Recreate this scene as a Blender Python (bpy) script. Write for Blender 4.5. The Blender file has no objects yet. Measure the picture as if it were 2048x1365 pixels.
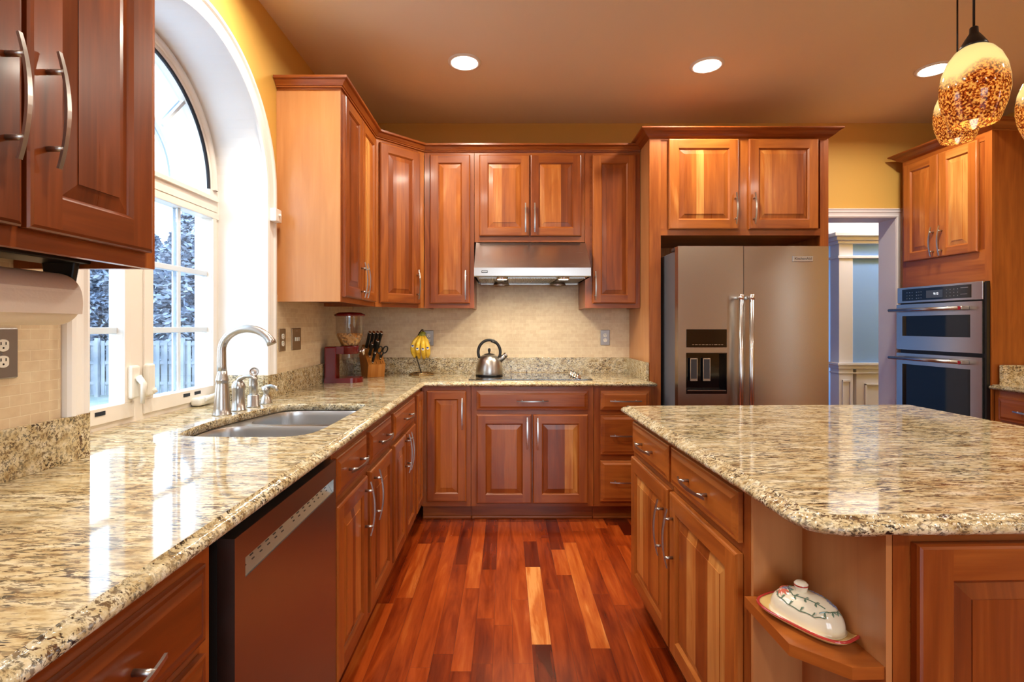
import bpy, bmesh, math, random
from mathutils import Vector, Matrix
from mathutils.geometry import tessellate_polygon
random.seed(7)
S = bpy.context.scene
C = S.collection
PI = math.pi
R = math.radians

# ------------------------------------------------------------------ camera
H = 1.28                      # eye height, metres
cam = bpy.data.cameras.new('camera')
cam.lens = 18.0; cam.sensor_width = 36.0; cam.sensor_fit = 'HORIZONTAL'
cam.shift_x = 13/2048; cam.shift_y = -30.5/2048
cam.clip_start = 0.05; cam.clip_end = 200
camo = bpy.data.objects.new('camera', cam); C.objects.link(camo)
camo.location = (0, 0, H); camo.rotation_euler = (R(90), 0, 0)
S.camera = camo

# ------------------------------------------------------------------ view
S.view_settings.view_transform = 'Standard'
S.view_settings.look = 'None'
S.view_settings.exposure = 0.25
S.view_settings.gamma = 1.0
S.view_settings.use_curve_mapping = False
cy = S.cycles
cy.max_bounces = 8; cy.diffuse_bounces = 4; cy.glossy_bounces = 4
cy.transmission_bounces = 6; cy.transparent_max_bounces = 12
cy.caustics_reflective = False; cy.caustics_refractive = False
cy.sample_clamp_indirect = 6.0
cy.use_denoising = True

# ------------------------------------------------------------------ sky
W = bpy.data.worlds.new('sky'); S.world = W; W.use_nodes = True
wn = W.node_tree.nodes; wl = W.node_tree.links
bg = wn['Background']
tc = wn.new('ShaderNodeTexCoord'); sx = wn.new('ShaderNodeSeparateXYZ')
rp = wn.new('ShaderNodeValToRGB')
wl.new(tc.outputs['Generated'], sx.inputs[0]); wl.new(sx.outputs['Z'], rp.inputs[0])
rp.color_ramp.elements[0].position = 0.0; rp.color_ramp.elements[0].color = (.86, .93, 1, 1)
rp.color_ramp.elements[1].position = 0.7; rp.color_ramp.elements[1].color = (.46, .70, 1, 1)
wl.new(rp.outputs[0], bg.inputs[0])
SKY = 5.8
bg.inputs[1].default_value = SKY

def portal(loc, rot, sx_, sy_):
    l = bpy.data.lights.new('window_daylight', 'AREA'); l.shape = 'RECTANGLE'
    l.size = sx_; l.size_y = sy_; l.cycles.is_portal = True
    o = bpy.data.objects.new('window_daylight', l); C.objects.link(o)
    o.location = loc; o.rotation_euler = rot
portal((-1.50, 1.985, 1.72), (0, R(-90), 0), 1.5, 1.0)       # arched kitchen window
portal((0.6, -3.16, 1.35), (R(90), 0, 0), 2.2, 2.2)          # glazed doors behind the camera
portal((6.0, 5.9, 1.5), (0, R(90), 0), 2.2, 2.8)             # unseen opening in the hall wall, enlarged to brighten the hall

def lamp(name, kind, loc, energy, color, rot=(0, 0, 0), size=.1, spread=None):
    l = bpy.data.lights.new(name, kind); l.energy = energy; l.color = color
    if kind == 'AREA':
        l.shape = 'DISK'; l.size = size
        if spread: l.spread = spread
    else: l.shadow_soft_size = size
    o = bpy.data.objects.new(name, l); C.objects.link(o); o.location = loc; o.rotation_euler = rot
    return o
WARM = (1.0, .91, .76)
CEIL = 2.845
DOWN = 15.0
DOWNLIGHTS = [(-.243, 3.035), (1.208, 3.07), (2.61, 3.118), (-.80, 1.985),
              (-.243, 1.05), (2.75, 1.05), (-.243, -1.1), (1.208, -1.1), (2.61, -1.1)]
for x, y in DOWNLIGHTS:
    lamp('downlight_bulb', 'AREA', (x, y, CEIL-.024), DOWN, WARM, size=.15, spread=R(165))

# ------------------------------------------------------------------ materials
def srgb(r, g, b):
    f = lambda c: (c/255/12.92) if c/255 <= .04045 else ((c/255+.055)/1.055)**2.4
    return (f(r), f(g), f(b), 1)
def mat(name):
    m = bpy.data.materials.new(name); m.use_nodes = True
    nt = m.node_tree; b = nt.nodes['Principled BSDF']
    return m, nt, b
def N(nt, t, **k):
    n = nt.nodes.new(t)
    for a, v in k.items(): setattr(n, a, v)
    return n
def L(nt, a, b): nt.links.new(a, b)
def setv(n, **k):
    for a, v in k.items(): n.inputs[a.replace('_', ' ')].default_value = v
def plain(name, col, rough=.5, metal=0.0, coat=0.0, spec=.5, bump=None):
    m, nt, b = mat(name)
    b.inputs['Base Color'].default_value = col; b.inputs['Roughness'].default_value = rough
    b.inputs['Metallic'].default_value = metal; b.inputs['Coat Weight'].default_value = coat
    b.inputs['Coat Roughness'].default_value = .05
    b.inputs['Specular IOR Level'].default_value = spec
    tcn = N(nt, 'ShaderNodeTexCoord'); nz = N(nt, 'ShaderNodeTexNoise')
    sc, amt = bump or (40, .02)
    nz.inputs['Scale'].default_value = sc; nz.inputs['Detail'].default_value = 3
    L(nt, tcn.outputs['Object'], nz.inputs['Vector'])
    bp = N(nt, 'ShaderNodeBump'); bp.inputs['Strength'].default_value = amt; bp.inputs['Distance'].default_value = .002
    L(nt, nz.outputs['Fac'], bp.inputs['Height']); L(nt, bp.outputs[0], b.inputs['Normal'])
    return m
def ramp(nt, stops, interp='LINEAR'):
    r = N(nt, 'ShaderNodeValToRGB'); cr = r.color_ramp; cr.interpolation = interp
    while len(cr.elements) < len(stops): cr.elements.new(.5)
    for e, (p, c) in zip(cr.elements, stops): e.position = p; e.color = c
    return r
def wood(name, cols, rough=.30, coat=.16, grain=1.0, bumpy=.05, gu=70, gv=2.5):
    m, nt, b = mat(name)
    uv = N(nt, 'ShaderNodeUVMap', uv_map='UVMap'); tn = N(nt, 'ShaderNodeUVMap', uv_map='Tone')
    st = N(nt, 'ShaderNodeSeparateXYZ'); L(nt, tn.outputs[0], st.inputs[0])
    mp = N(nt, 'ShaderNodeMapping'); mp.inputs['Scale'].default_value = (gu, gv, 1)
    L(nt, uv.outputs[0], mp.inputs[0])
    n1 = N(nt, 'ShaderNodeTexNoise'); setv(n1, Scale=1.0, Detail=6.0, Roughness=.62, Distortion=.6)
    L(nt, mp.outputs[0], n1.inputs['Vector'])
    mp2 = N(nt, 'ShaderNodeMapping'); mp2.inputs['Scale'].default_value = (13, 1.6, 1)
    L(nt, uv.outputs[0], mp2.inputs[0])
    n2 = N(nt, 'ShaderNodeTexNoise'); setv(n2, Scale=1.0, Detail=4.0, Distortion=1.4)
    L(nt, mp2.outputs[0], n2.inputs['Vector'])
    base = ramp(nt, cols)
    a = N(nt, 'ShaderNodeMath', operation='MULTIPLY_ADD'); a.inputs[1].default_value = .28*grain; a.inputs[2].default_value = -.14*grain
    L(nt, n1.outputs['Fac'], a.inputs[0])
    a2 = N(nt, 'ShaderNodeMath', operation='MULTIPLY_ADD'); a2.inputs[1].default_value = .55*grain; a2.inputs[2].default_value = -.27*grain
    L(nt, n2.outputs['Fac'], a2.inputs[0])
    s = N(nt, 'ShaderNodeMath', operation='ADD'); L(nt, a.outputs[0], s.inputs[0]); L(nt, a2.outputs[0], s.inputs[1])
    s2 = N(nt, 'ShaderNodeMath', operation='ADD', use_clamp=True); L(nt, s.outputs[0], s2.inputs[0]); L(nt, st.outputs['X'], s2.inputs[1])
    L(nt, s2.outputs[0], base.inputs[0]); L(nt, base.outputs[0], b.inputs['Base Color'])
    rr = N(nt, 'ShaderNodeMath', operation='MULTIPLY_ADD'); rr.inputs[1].default_value = .15; rr.inputs[2].default_value = rough-.07
    L(nt, n1.outputs['Fac'], rr.inputs[0]); L(nt, rr.outputs[0], b.inputs['Roughness'])
    b.inputs['Coat Weight'].default_value = coat; b.inputs['Coat Roughness'].default_value = .12
    bp = N(nt, 'ShaderNodeBump'); setv(bp, Strength=bumpy, Distance=.001)
    L(nt, n1.outputs['Fac'], bp.inputs['Height']); L(nt, bp.outputs[0], b.inputs['Normal'])
    return m
M = {}
M['cherry'] = wood('cherry_wood', [(0, srgb(72, 28, 7)), (.35, srgb(130, 62, 20)), (.65, srgb(174, 98, 38)), (1, srgb(226, 168, 92))])
M['maple'] = wood('cherry_veneer', [(0, srgb(154, 96, 52)), (.5, srgb(192, 132, 80)), (1, srgb(222, 170, 114))], grain=.8, gu=45, gv=1.5)
M['floor'] = wood('brazilian_cherry_planks', [(0, srgb(78, 20, 5)), (.3, srgb(130, 46, 11)), (.6, srgb(170, 72, 22)), (.85, srgb(204, 110, 44)), (1, srgb(236, 160, 88))],
                  rough=.24, coat=.4, grain=1.7, gu=42, gv=3.0)
M['bamboo'] = wood('bamboo', [(0, srgb(150, 84, 30)), (.5, srgb(196, 124, 52)), (1, srgb(222, 158, 84))], gu=60, gv=2)

def granite(name, stretch=.28, bumpy=0.0, light=0.0):
    m, nt, b = mat(name)
    tcn = N(nt, 'ShaderNodeTexCoord'); mp = N(nt, 'ShaderNodeMapping'); mp.inputs['Scale'].default_value = (stretch, 1.0, 1.0)
    mp.inputs['Rotation'].default_value = (0, 0, R(12))
    L(nt, tcn.outputs['Object'], mp.inputs[0])
    wv = N(nt, 'ShaderNodeTexNoise'); setv(wv, Scale=38.0, Detail=5.0, Roughness=.65); L(nt, mp.outputs[0], wv.inputs['Vector'])
    base = ramp(nt, [(.29, srgb(128, 96, 56)), (.41, srgb(188, 166, 122)), (.54, srgb(212, 197, 160)), (.72, srgb(232, 224, 202))])
    L(nt, wv.outputs['Fac'], base.inputs[0])
    v1 = N(nt, 'ShaderNodeTexNoise'); setv(v1, Scale=135.0, Detail=5.0, Roughness=.7, Distortion=.6); L(nt, mp.outputs[0], v1.inputs['Vector'])
    dk = ramp(nt, [(.495, (0, 0, 0, 1)), (.55, (1, 1, 1, 1))]); L(nt, v1.outputs['Fac'], dk.inputs[0])
    cl = N(nt, 'ShaderNodeTexNoise'); setv(cl, Scale=14.0, Detail=2.0); L(nt, mp.outputs[0], cl.inputs['Vector'])
    clr = ramp(nt, [(.30, (.35, .35, .35, 1)), (.62, (1, 1, 1, 1))]); L(nt, cl.outputs['Fac'], clr.inputs[0])
    mu = N(nt, 'ShaderNodeMath', operation='MULTIPLY'); L(nt, dk.outputs[0], mu.inputs[0]); L(nt, clr.outputs[0], mu.inputs[1])
    dcol = ramp(nt, [(.40, srgb(34, 28, 24)), (.55, srgb(92, 62, 36)), (.7, srgb(70, 68, 66))])
    c2 = N(nt, 'ShaderNodeTexNoise'); setv(c2, Scale=33.0, Detail=1.0); L(nt, tcn.outputs['Object'], c2.inputs['Vector']); L(nt, c2.outputs['Fac'], dcol.inputs[0])
    mx = N(nt, 'ShaderNodeMix', data_type='RGBA'); L(nt, mu.outputs[0], mx.inputs['Factor']); L(nt, base.outputs[0], mx.inputs['A']); L(nt, dcol.outputs[0], mx.inputs['B'])
    vo = N(nt, 'ShaderNodeTexVoronoi'); setv(vo, Scale=95.0, Randomness=1.0); L(nt, mp.outputs[0], vo.inputs['Vector'])
    vr = ramp(nt, [(.10, (1, 1, 1, 1)), (.17, (0, 0, 0, 1))]); L(nt, vo.outputs['Distance'], vr.inputs[0])
    mx2 = N(nt, 'ShaderNodeMix', data_type='RGBA'); L(nt, vr.outputs[0], mx2.inputs['Factor']); L(nt, mx.outputs['Result'], mx2.inputs['A']); mx2.inputs['B'].default_value = srgb(52, 40, 32)
    L(nt, mx2.outputs['Result'], b.inputs['Base Color'])
    b.inputs['Roughness'].default_value = .07; b.inputs['Specular IOR Level'].default_value = .6
    if bumpy:
        nb = N(nt, 'ShaderNodeTexNoise'); setv(nb, Scale=70.0, Detail=3.0); L(nt, tcn.outputs['Object'], nb.inputs['Vector'])
        bp = N(nt, 'ShaderNodeBump'); setv(bp, Strength=bumpy, Distance=.004); L(nt, nb.outputs['Fac'], bp.inputs['Height']); L(nt, bp.outputs[0], b.inputs['Normal'])
        b.inputs['Roughness'].default_value = .16
    return m
M['granite'] = granite('granite'); M['granite_edge'] = granite('granite_edge', stretch=.7, bumpy=.35)
M['granite_rough'] = granite('granite_chiselled_edge', stretch=.7, bumpy=.9)

def tile(name):
    m, nt, b = mat(name)
    uv = N(nt, 'ShaderNodeUVMap', uv_map='UVMap')
    br = N(nt, 'ShaderNodeTexBrick'); setv(br, Scale=1.0, Mortar_Size=.0011, Mortar_Smooth=.3, Bias=0.0, Brick_Width=.053, Row_Height=.0265)
    br.inputs['Color1'].default_value = srgb(232, 214, 182); br.inputs['Color2'].default_value = srgb(222, 200, 166); br.inputs['Mortar'].default_value = srgb(240, 226, 196)
    L(nt, uv.outputs[0], br.inputs['Vector'])
    nz = N(nt, 'ShaderNodeTexNoise'); setv(nz, Scale=35.0, Detail=4.0); L(nt, uv.outputs[0], nz.inputs['Vector'])
    mx = N(nt, 'ShaderNodeMix', data_type='RGBA', blend_type='MULTIPLY'); mx.inputs['Factor'].default_value = .35
    rr = ramp(nt, [(.3, srgb(220, 205, 190)), (.7, (1, 1, 1, 1))]); L(nt, nz.outputs['Fac'], rr.inputs[0])
    L(nt, br.outputs['Color'], mx.inputs['A']); L(nt, rr.outputs[0], mx.inputs['B']); L(nt, mx.outputs['Result'], b.inputs['Base Color'])
    b.inputs['Roughness'].default_value = .38
    bp = N(nt, 'ShaderNodeBump'); setv(bp, Strength=.5, Distance=.0015); bp.invert = True
    L(nt, br.outputs['Fac'], bp.inputs['Height']); L(nt, bp.outputs[0], b.inputs['Normal'])
    return m
M['tile'] = tile('travertine_mosaic_tile')

def steel(name, col=(.56, .54, .52, 1), rough=.26, axis=(1, 1, 60), amt=.03, aniso=0.0):
    m, nt, b = mat(name)
    tcn = N(nt, 'ShaderNodeTexCoord'); mp = N(nt, 'ShaderNodeMapping'); mp.inputs['Scale'].default_value = axis
    L(nt, tcn.outputs['Object'], mp.inputs[0])
    nz = N(nt, 'ShaderNodeTexNoise'); setv(nz, Scale=6.0, Detail=4.0); L(nt, mp.outputs[0], nz.inputs['Vector'])
    rr = N(nt, 'ShaderNodeMath', operation='MULTIPLY_ADD'); rr.inputs[1].default_value = amt*2; rr.inputs[2].default_value = rough-amt
    L(nt, nz.outputs['Fac'], rr.inputs[0]); L(nt, rr.outputs[0], b.inputs['Roughness'])
    b.inputs['Base Color'].default_value = col; b.inputs['Metallic'].default_value = 1.0
    b.inputs['Anisotropic'].default_value = aniso
    return m
M['steel'] = steel('brushed_stainless')
M['steel_v'] = steel('brushed_stainless_vertical', axis=(90, 1, 1), rough=.26)
M['dwsteel'] = steel('dishwasher_stainless', col=(.33, .32, .30, 1), axis=(30, 30, 1), rough=.30, amt=.01)
M['nickel'] = steel('brushed_nickel', col=(.50, .485, .46, 1), rough=.30, axis=(20, 20, 20))
M['chrome'] = steel('chrome', col=(.85, .85, .86, 1), rough=.06, amt=.01)
M['sinksteel'] = steel('satin_sink_steel', col=(.62, .61, .60, 1), rough=.3, axis=(40, 2, 2))
M['brass'] = steel('antique_brass_wire', col=(.50, .33, .16, 1), rough=.25)
M['fridge'] = steel('fridge_stainless', col=(.44, .39, .33, 1), rough=.27, axis=(30, 30, 1), amt=.004)
M['plate'] = steel('pewter_wall_plate', col=(.36, .34, .33, 1), rough=.42)
M['bronzeplate'] = steel('bronze_wall_plate', col=(.38, .28, .19, 1), rough=.45)
M['wall'] = plain('golden_wall_paint', srgb(218, 172, 84), .62, bump=(300, .08))
M['ceiling'] = plain('tan_ceiling_paint', srgb(240, 224, 202), .7, bump=(300, .08))
M['white'] = plain('white_gloss_paint', srgb(238, 236, 234), .35)
M['frame'] = plain('white_vinyl_frame', srgb(236, 228, 218), .35)
M['muntin'] = plain('pale_blue_white_muntin', srgb(214, 226, 238), .4)
M['gasket'] = plain('black_rubber_gasket', srgb(18, 26, 38), .5)
M['black'] = plain('gloss_black_plastic', srgb(10, 10, 12), .12, coat=.5)
M['satinblack'] = plain('satin_black', srgb(20, 19, 19), .38)
M['darkgrey'] = plain('dark_grey_plastic', srgb(52, 50, 52), .4)
M['glassblack'] = plain('black_ceramic_glass', srgb(8, 8, 9), .04, coat=1.0, spec=.8)
M['ovenglass'] = plain('dark_oven_glass', srgb(4, 5, 7), .05, coat=.0)
M['red'] = plain('gloss_red_plastic', srgb(104, 4, 10), .25, coat=.15)
M['redbadge'] = plain('red_enamel', srgb(150, 20, 28), .25)
M['ceramicwhite'] = plain('glazed_ceramic', srgb(232, 224, 200), .12, coat=.6)
M['plateyellow'] = plain('yellow_glaze', srgb(238, 206, 140), .14, coat=.6)
M['trimred'] = plain('red_glaze', srgb(176, 52, 48), .15, coat=.6)
M['flowerred'] = plain('salmon_glaze', srgb(206, 104, 84), .18, coat=.5)
M['leafgreen'] = plain('green_glaze', srgb(104, 128, 108), .18, coat=.5)
M['petalblue'] = plain('grey_blue_glaze', srgb(120, 124, 150), .18, coat=.5)
M['whiteplastic'] = plain('white_plastic', srgb(236, 232, 222), .35)
M['paper'] = plain('paper_towel', srgb(236, 226, 216), .9, bump=(120, .35))
M['bananastem'] = plain('banana_stem_green', srgb(128, 132, 40), .5)
M['bananatip'] = plain('banana_tip', srgb(50, 36, 20), .6)
M['stickerblue'] = plain('sticker_blue', srgb(40, 60, 140), .4)
M['stickerwhite'] = plain('sticker_white', srgb(235, 235, 225), .4)
M['bluewall'] = plain('blue_wall_paint', srgb(132, 170, 224), .6)
M['hallwhite'] = plain('white_trim_paint', srgb(226, 220, 222), .45)
M['darkbronze'] = plain('dark_bronze', srgb(44, 38, 34), .35, metal=.6)
M['underwood'] = plain('raw_cabinet_underside', srgb(178, 120, 66), .5)
M['gap'] = plain('dark_gap', srgb(14, 10, 8), .9)
M['concrete'] = plain('pale_patio', srgb(196, 198, 200), .8, bump=(20, .3))
M['towergrey'] = plain('grey_fridge_side', srgb(96, 100, 108), .4)
# banana with tone variation
def banana_mat():
    m, nt, b = mat('banana_peel')
    tcn = N(nt, 'ShaderNodeTexCoord'); nz = N(nt, 'ShaderNodeTexNoise'); setv(nz, Scale=40.0, Detail=3.0)
    L(nt, tcn.outputs['Object'], nz.inputs['Vector'])
    r = ramp(nt, [(.3, srgb(206, 158, 30)), (.5, srgb(238, 198, 60)), (.75, srgb(246, 216, 96))]); L(nt, nz.outputs['Fac'], r.inputs[0])
    L(nt, r.outputs[0], b.inputs['Base Color']); b.inputs['Roughness'].default_value = .42
    return m
M['banana'] = banana_mat()
def cereal_mat():
    m, nt, b = mat('cereal_flakes')
    tcn = N(nt, 'ShaderNodeTexCoord'); v = N(nt, 'ShaderNodeTexVoronoi'); setv(v, Scale=70.0); L(nt, tcn.outputs['Object'], v.inputs['Vector'])
    r = ramp(nt, [(0, srgb(120, 70, 24)), (.5, srgb(198, 134, 58)), (1, srgb(230, 176, 100))]); 
    s = N(nt, 'ShaderNodeSeparateColor'); L(nt, v.outputs['Color'], s.inputs[0]); L(nt, s.outputs[0], r.inputs[0]); L(nt, r.outputs[0], b.inputs['Base Color'])
    bp = N(nt, 'ShaderNodeBump'); setv(bp, Strength=1.0, Distance=.008); L(nt, v.outputs['Distance'], bp.inputs['Height']); L(nt, bp.outputs[0], b.inputs['Normal'])
    b.inputs['Roughness'].default_value = .6
    return m
M['cereal'] = cereal_mat()
def clearglass(name, tint=(1, 1, 1, 1), gloss=.12):
    m, nt, b = mat(name); nt.nodes.remove(b)
    out = nt.nodes['Material Output']
    t = N(nt, 'ShaderNodeBsdfTransparent'); t.inputs[0].default_value = tint
    g = N(nt, 'ShaderNodeBsdfGlossy'); g.inputs['Roughness'].default_value = .02
    fr = N(nt, 'ShaderNodeFresnel'); fr.inputs[0].default_value = 1.45
    ad = N(nt, 'ShaderNodeMath', operation='MULTIPLY_ADD', use_clamp=True); ad.inputs[1].default_value = 1.0; ad.inputs[2].default_value = gloss*.2
    L(nt, fr.outputs[0], ad.inputs[0])
    ge = N(nt, 'ShaderNodeNewGeometry'); inv = N(nt, 'ShaderNodeMath', operation='SUBTRACT'); inv.inputs[0].default_value = 1.0; L(nt, ge.outputs['Backfacing'], inv.inputs[1])
    ml = N(nt, 'ShaderNodeMath', operation='MULTIPLY'); L(nt, ad.outputs[0], ml.inputs[0]); L(nt, inv.outputs[0], ml.inputs[1])
    mx = N(nt, 'ShaderNodeMixShader'); L(nt, ml.outputs[0], mx.inputs[0]); L(nt, t.outputs[0], mx.inputs[1]); L(nt, g.outputs[0], mx.inputs[2])
    L(nt, mx.outputs[0], out.inputs['Surface'])
    return m
M['glass'] = clearglass('window_glass', (.97, .99, 1, 1), .0)
M['jar'] = clearglass('clear_plastic', (.86, .86, .88, 1), .6)
def emis(name, col, st):
    m, nt, b = mat(name)
    b.inputs['Base Color'].default_value = col; b.inputs['Emission Color'].default_value = col; b.inputs['Emission Strength'].default_value = st
    return m
M['bulb'] = emis('lamp_diffuser', (1, .93, .82, 1), 14)
M['hoodbulb'] = emis('hood_bulb', (1, .86, .62, 1), 18)
M['display'] = emis('oven_display', srgb(52, 60, 74), .35)
M['digits'] = emis('display_digits', srgb(220, 230, 240), 1.2)
# art glass pendant shade: amber at the bottom, ivory at the top, speckled; lets bulb light through, plus an added glow of its own
def shade_mat(name='art_glass_shade', glow=1.0):
    m, nt, b = mat(name); out = nt.nodes['Material Output']
    tcn = N(nt, 'ShaderNodeTexCoord'); sp = N(nt, 'ShaderNodeSeparateXYZ'); L(nt, tcn.outputs['Object'], sp.inputs[0])
    big = N(nt, 'ShaderNodeTexNoise'); setv(big, Scale=9.0, Detail=2.0); L(nt, tcn.outputs['Object'], big.inputs['Vector'])
    zz = N(nt, 'ShaderNodeMath', operation='MULTIPLY_ADD'); zz.inputs[1].default_value = .16; L(nt, big.outputs['Fac'], zz.inputs[0]); L(nt, sp.outputs['Z'], zz.inputs[2])
    fade = N(nt, 'ShaderNodeMapRange'); fade.inputs['From Min'].default_value = .185; fade.inputs['From Max'].default_value = .245; L(nt, zz.outputs[0], fade.inputs['Value'])
    ns = N(nt, 'ShaderNodeTexNoise'); setv(ns, Scale=150.0, Detail=2.5, Distortion=.3); L(nt, tcn.outputs['Object'], ns.inputs['Vector'])
    amb = ramp(nt, [(.38, srgb(92, 30, 12)), (.5, srgb(190, 96, 30)), (.58, srgb(250, 196, 96))]); L(nt, ns.outputs['Fac'], amb.inputs[0])
    low = N(nt, 'ShaderNodeMapRange'); low.inputs['From Min'].default_value = .0; low.inputs['From Max'].default_value = .12; L(nt, zz.outputs[0], low.inputs['Value'])
    dk = N(nt, 'ShaderNodeMix', data_type='RGBA'); dk.inputs['A'].default_value = srgb(96, 44, 26); L(nt, low.outputs[0], dk.inputs['Factor']); L(nt, amb.outputs[0], dk.inputs['B'])
    mx = N(nt, 'ShaderNodeMix', data_type='RGBA'); L(nt, fade.outputs[0], mx.inputs['Factor']); L(nt, amb.outputs[0], mx.inputs['A']); mx.inputs['B'].default_value = srgb(250, 236, 176)
    tr = N(nt, 'ShaderNodeBsdfTranslucent'); L(nt, mx.outputs['Result'], tr.inputs[0])
    di = N(nt, 'ShaderNodeBsdfDiffuse'); L(nt, mx.outputs['Result'], di.inputs[0])
    m1 = N(nt, 'ShaderNodeMixShader'); m1.inputs[0].default_value = .35; L(nt, tr.outputs[0], m1.inputs[1]); L(nt, di.outputs[0], m1.inputs[2])
    gl = N(nt, 'ShaderNodeBsdfGlossy'); gl.inputs['Roughness'].default_value = .05
    fr = N(nt, 'ShaderNodeFresnel'); fr.inputs[0].default_value = 1.5
    m2 = N(nt, 'ShaderNodeMixShader'); L(nt, fr.outputs[0], m2.inputs[0]); L(nt, m1.outputs[0], m2.inputs[1]); L(nt, gl.outputs[0], m2.inputs[2])
    em = N(nt, 'ShaderNodeEmission'); em.inputs[1].default_value = .32; L(nt, mx.outputs['Result'], em.inputs[0])  # extra emission in the shade colours, on top of the bulb light
    ads = N(nt, 'ShaderNodeAddShader'); L(nt, m2.outputs[0], ads.inputs[0]); L(nt, em.outputs[0], ads.inputs[1])
    L(nt, ads.outputs[0], out.inputs['Surface'])
    return m
M['shade'] = shade_mat()
def leaf_mat(name, a, b_):
    m, nt, b = mat(name)
    oi = N(nt, 'ShaderNodeTexCoord'); nz = N(nt, 'ShaderNodeTexNoise'); setv(nz, Scale=1.3, Detail=3.0); L(nt, oi.outputs['Object'], nz.inputs['Vector'])
    r = ramp(nt, [(.35, a), (.65, b_)]); L(nt, nz.outputs['Fac'], r.inputs[0]); L(nt, r.outputs[0], b.inputs['Base Color']); b.inputs['Roughness'].default_value = .8
    return m
M['leaf'] = leaf_mat('winter_foliage', srgb(96, 112, 136), srgb(150, 158, 172))
M['bark'] = leaf_mat('bark', srgb(90, 92, 98), srgb(120, 118, 118))
M['lawn'] = leaf_mat('pale_lawn', srgb(110, 118, 110), srgb(140, 142, 136))
M['fence'] = leaf_mat('weathered_fence', srgb(112, 120, 130), srgb(150, 154, 160))

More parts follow.
